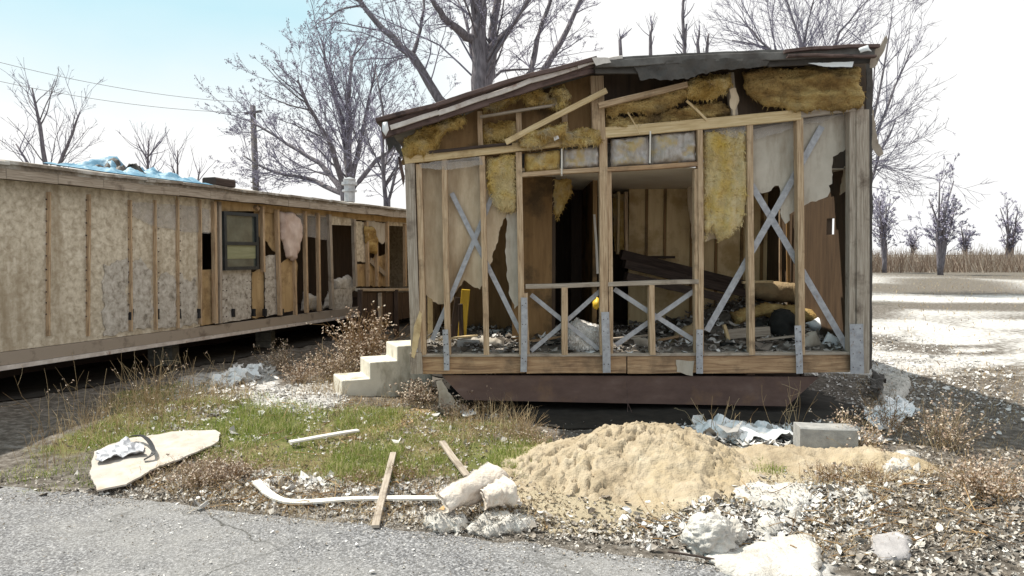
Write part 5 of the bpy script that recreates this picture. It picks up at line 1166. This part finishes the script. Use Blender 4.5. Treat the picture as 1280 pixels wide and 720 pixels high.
glump('insulation_heap', 'pale heap of insulation beside the right corner of the gutted home', 'insulation', [(1088, 488), (1100, 474), (1125, 468), (1140, 480), (1132, 500), (1100, 506)], 'insul_white', .08)
gsheet('torn_tar_paper', 'black torn tar paper hanging to the ground at the right corner', 'tar paper', [(1088, 500), (1092, 470), (1108, 480), (1104, 500)], 'membrane', up=.1, amp=.15, thick=.004, sp=.04)

# ------------------------------------------------------------------ further small things
def sticks(name, label, regions, mat, seed, lr=(.05, .25), rr=(.002, .005)):
    rnd = random.Random(seed); mb = MB()
    for poly, n in regions:
        xs = [p[0] for p in poly]; ys = [p[1] for p in poly]; k = 0
        while k < n:
            x, y = rnd.uniform(min(xs), max(xs)), rnd.uniform(min(ys), max(ys))
            if not inside((x, y), poly): continue
            k += 1; a = rnd.random() * 6.283; p = Vector((x, y, gz(x, y) + .01)); r = rnd.uniform(*rr)
            pts = curve_pts(p, Vector((math.cos(a), math.sin(a), rnd.uniform(0, .25))), rnd.uniform(*lr), 4, .15, 0, rnd); tube(mb, pts, [r, r * .9, r * .8, r * .7, r * .4], 4)
    return tag(obj(name, mb, M[mat]), label, 'twigs', kind='stuff')
sticks('fallen_twigs', 'dead twigs and straw stems strewn over the verge and litter', [(gpoly([(158, 610), (420, 590), (560, 600), (700, 660), (560, 660), (300, 632)]), 130), (gpoly([(780, 660), (960, 620), (1280, 590), (1280, 700), (1010, 700), (870, 690)]), 170), (gpoly([(340, 500), (560, 500), (640, 540), (560, 590), (300, 560)]), 90)], 'dry_red', 5)
for (x, y, a, L, m_, lb) in ((-.55, 7.3, .1, .4, 'pale_wood', 'pale broken lath on the rubble at the foot of the left cross brace'), (1.15, 7.35, -.3, .5, 'stud_grey', 'grey broken lath on the rubble just right of the centre post'),
                             (1.75, 7.6, .35, .45, 'joist', 'brown broken lath on the rubble behind the right low cross bracing'), (.35, 7.3, .25, .35, 'joist', 'brown broken lath on the rubble left of the white bundle'),
                             (2.75, 7.3, -.15, .5, 'stud_grey', 'grey broken lath in front of the black bag')):
    z = zin(x, y) + .03; d = Vector((math.cos(a), math.sin(a), .12)) * L / 2; c = Vector((x, y, z + .03))
    tag(timber('broken_lath', c - d, c + d, .06, .018, m_, side=d.cross(Z1), segs=2), lb, 'lath', 'broken laths in the rubble')
for a, b in (((629, 470), (630, 512)), ((783, 470), (784, 540)), ((783, 500), (797, 538))):
    p0, p1 = at(*a, FY - .03), at(*b, FY - .05); mb = MB(); tube(mb, [p0, p0.lerp(p1, .5) + Vector((.01, 0, 0)), p1], [.003] * 3, 4); obj('hanging_wire', mb, M['roof_brown'], home)
# weathered delaminated patches on the long home
for P in ([(164, 330), (176, 322), (190, 338), (190, 410), (164, 413)], [(196, 352), (208, 340), (220, 350), (220, 409), (196, 411)], [(224, 340), (236, 352), (245, 346), (247, 406), (224, 409)], [(130, 330), (160, 322), (160, 414), (130, 420)]):
    wsheet('peeled_layer', P, .012, 'osb_white', jag=.05, thick=.006, sp=.06)

blades('straw_stalks', 'taller straw coloured stalks along the front of the long home', 'dry grass', [(gpoly([(60, 560), (158, 500), (300, 490), (300, 515), (158, 545), (60, 590)]), 1500), (gpoly([(400, 480), (440, 470), (430, 500), (380, 500)]), 500), (gpoly([(560, 520), (640, 525), (660, 550), (600, 560)]), 500)], 'dry', (.08, .30), .0018, .5, seed=14)

scatter('sand_clods', 'loose clods and crumbs of sand spilling around the heap', 'sand clods', [(gpoly([(590, 610), (640, 580), (700, 600), (800, 640), (960, 600), (1010, 610), (960, 640), (800, 675), (680, 672)]), 1600)], 'sand', (.006, .035), gz, curl=.9)

for px, Y, m_, lb in (([(566, 436), (572, 424), (596, 420), (622, 424), (634, 436)], 7.3, 'drywall_grey', 'flat grey broken sheet on the rubble to the right of the yellow post'),
                      ([(664, 436), (680, 424), (700, 422), (706, 436)], 7.5, 'fabric_dark', 'dark cloth on the rubble just left of the white bundle'),
                      ([(772, 434), (790, 420), (812, 424), (824, 436)], 7.4, 'drywall_grey', 'grey broken sheet on the rubble behind the right low cross bracing'),
                      ([(836, 432), (848, 412), (866, 404), (876, 424), (872, 436)], 7.7, 'carpet', 'brown torn sheet heaped at the right end of the right low bracing'),
                      ([(912, 428), (930, 408), (950, 400), (966, 412), (960, 424)], 7.9, 'fabric_dark', 'dark crumpled cloth heaped behind the short grey plank'),
                      ([(1006, 404), (1030, 396), (1056, 400), (1058, 412), (1020, 416)], 7.8, 'white_plastic', 'pale crumpled sheet on the brown matted insulation at the right')):
    tag(fsheet('torn_sheet', px, Y, m_, None, pillow=.06, edge=.1, namp=.06, nsc=6, thick=.04, sp=.03, jag=.03), lb, 'torn sheet')

for px0, w0 in ((163, 250), (196, 251), (223, 252), (60, 240), (110, 243), (281, 342), (311, 342), (334, 324)):
    mb = MB(); n_ = 11 if w0 < 300 else 5
    for i in range(n_):
        for dx in (-2.2, 2.2):
            p = wpt(px0 + dx, w0 + 8 + (400 - w0) * i / n_ + random.uniform(-2, 2), .012); tube(mb, [p, p + WN * .006], [.010, .008], 6)
    obj('nail_heads', mb, M['roof_brown'], home2)
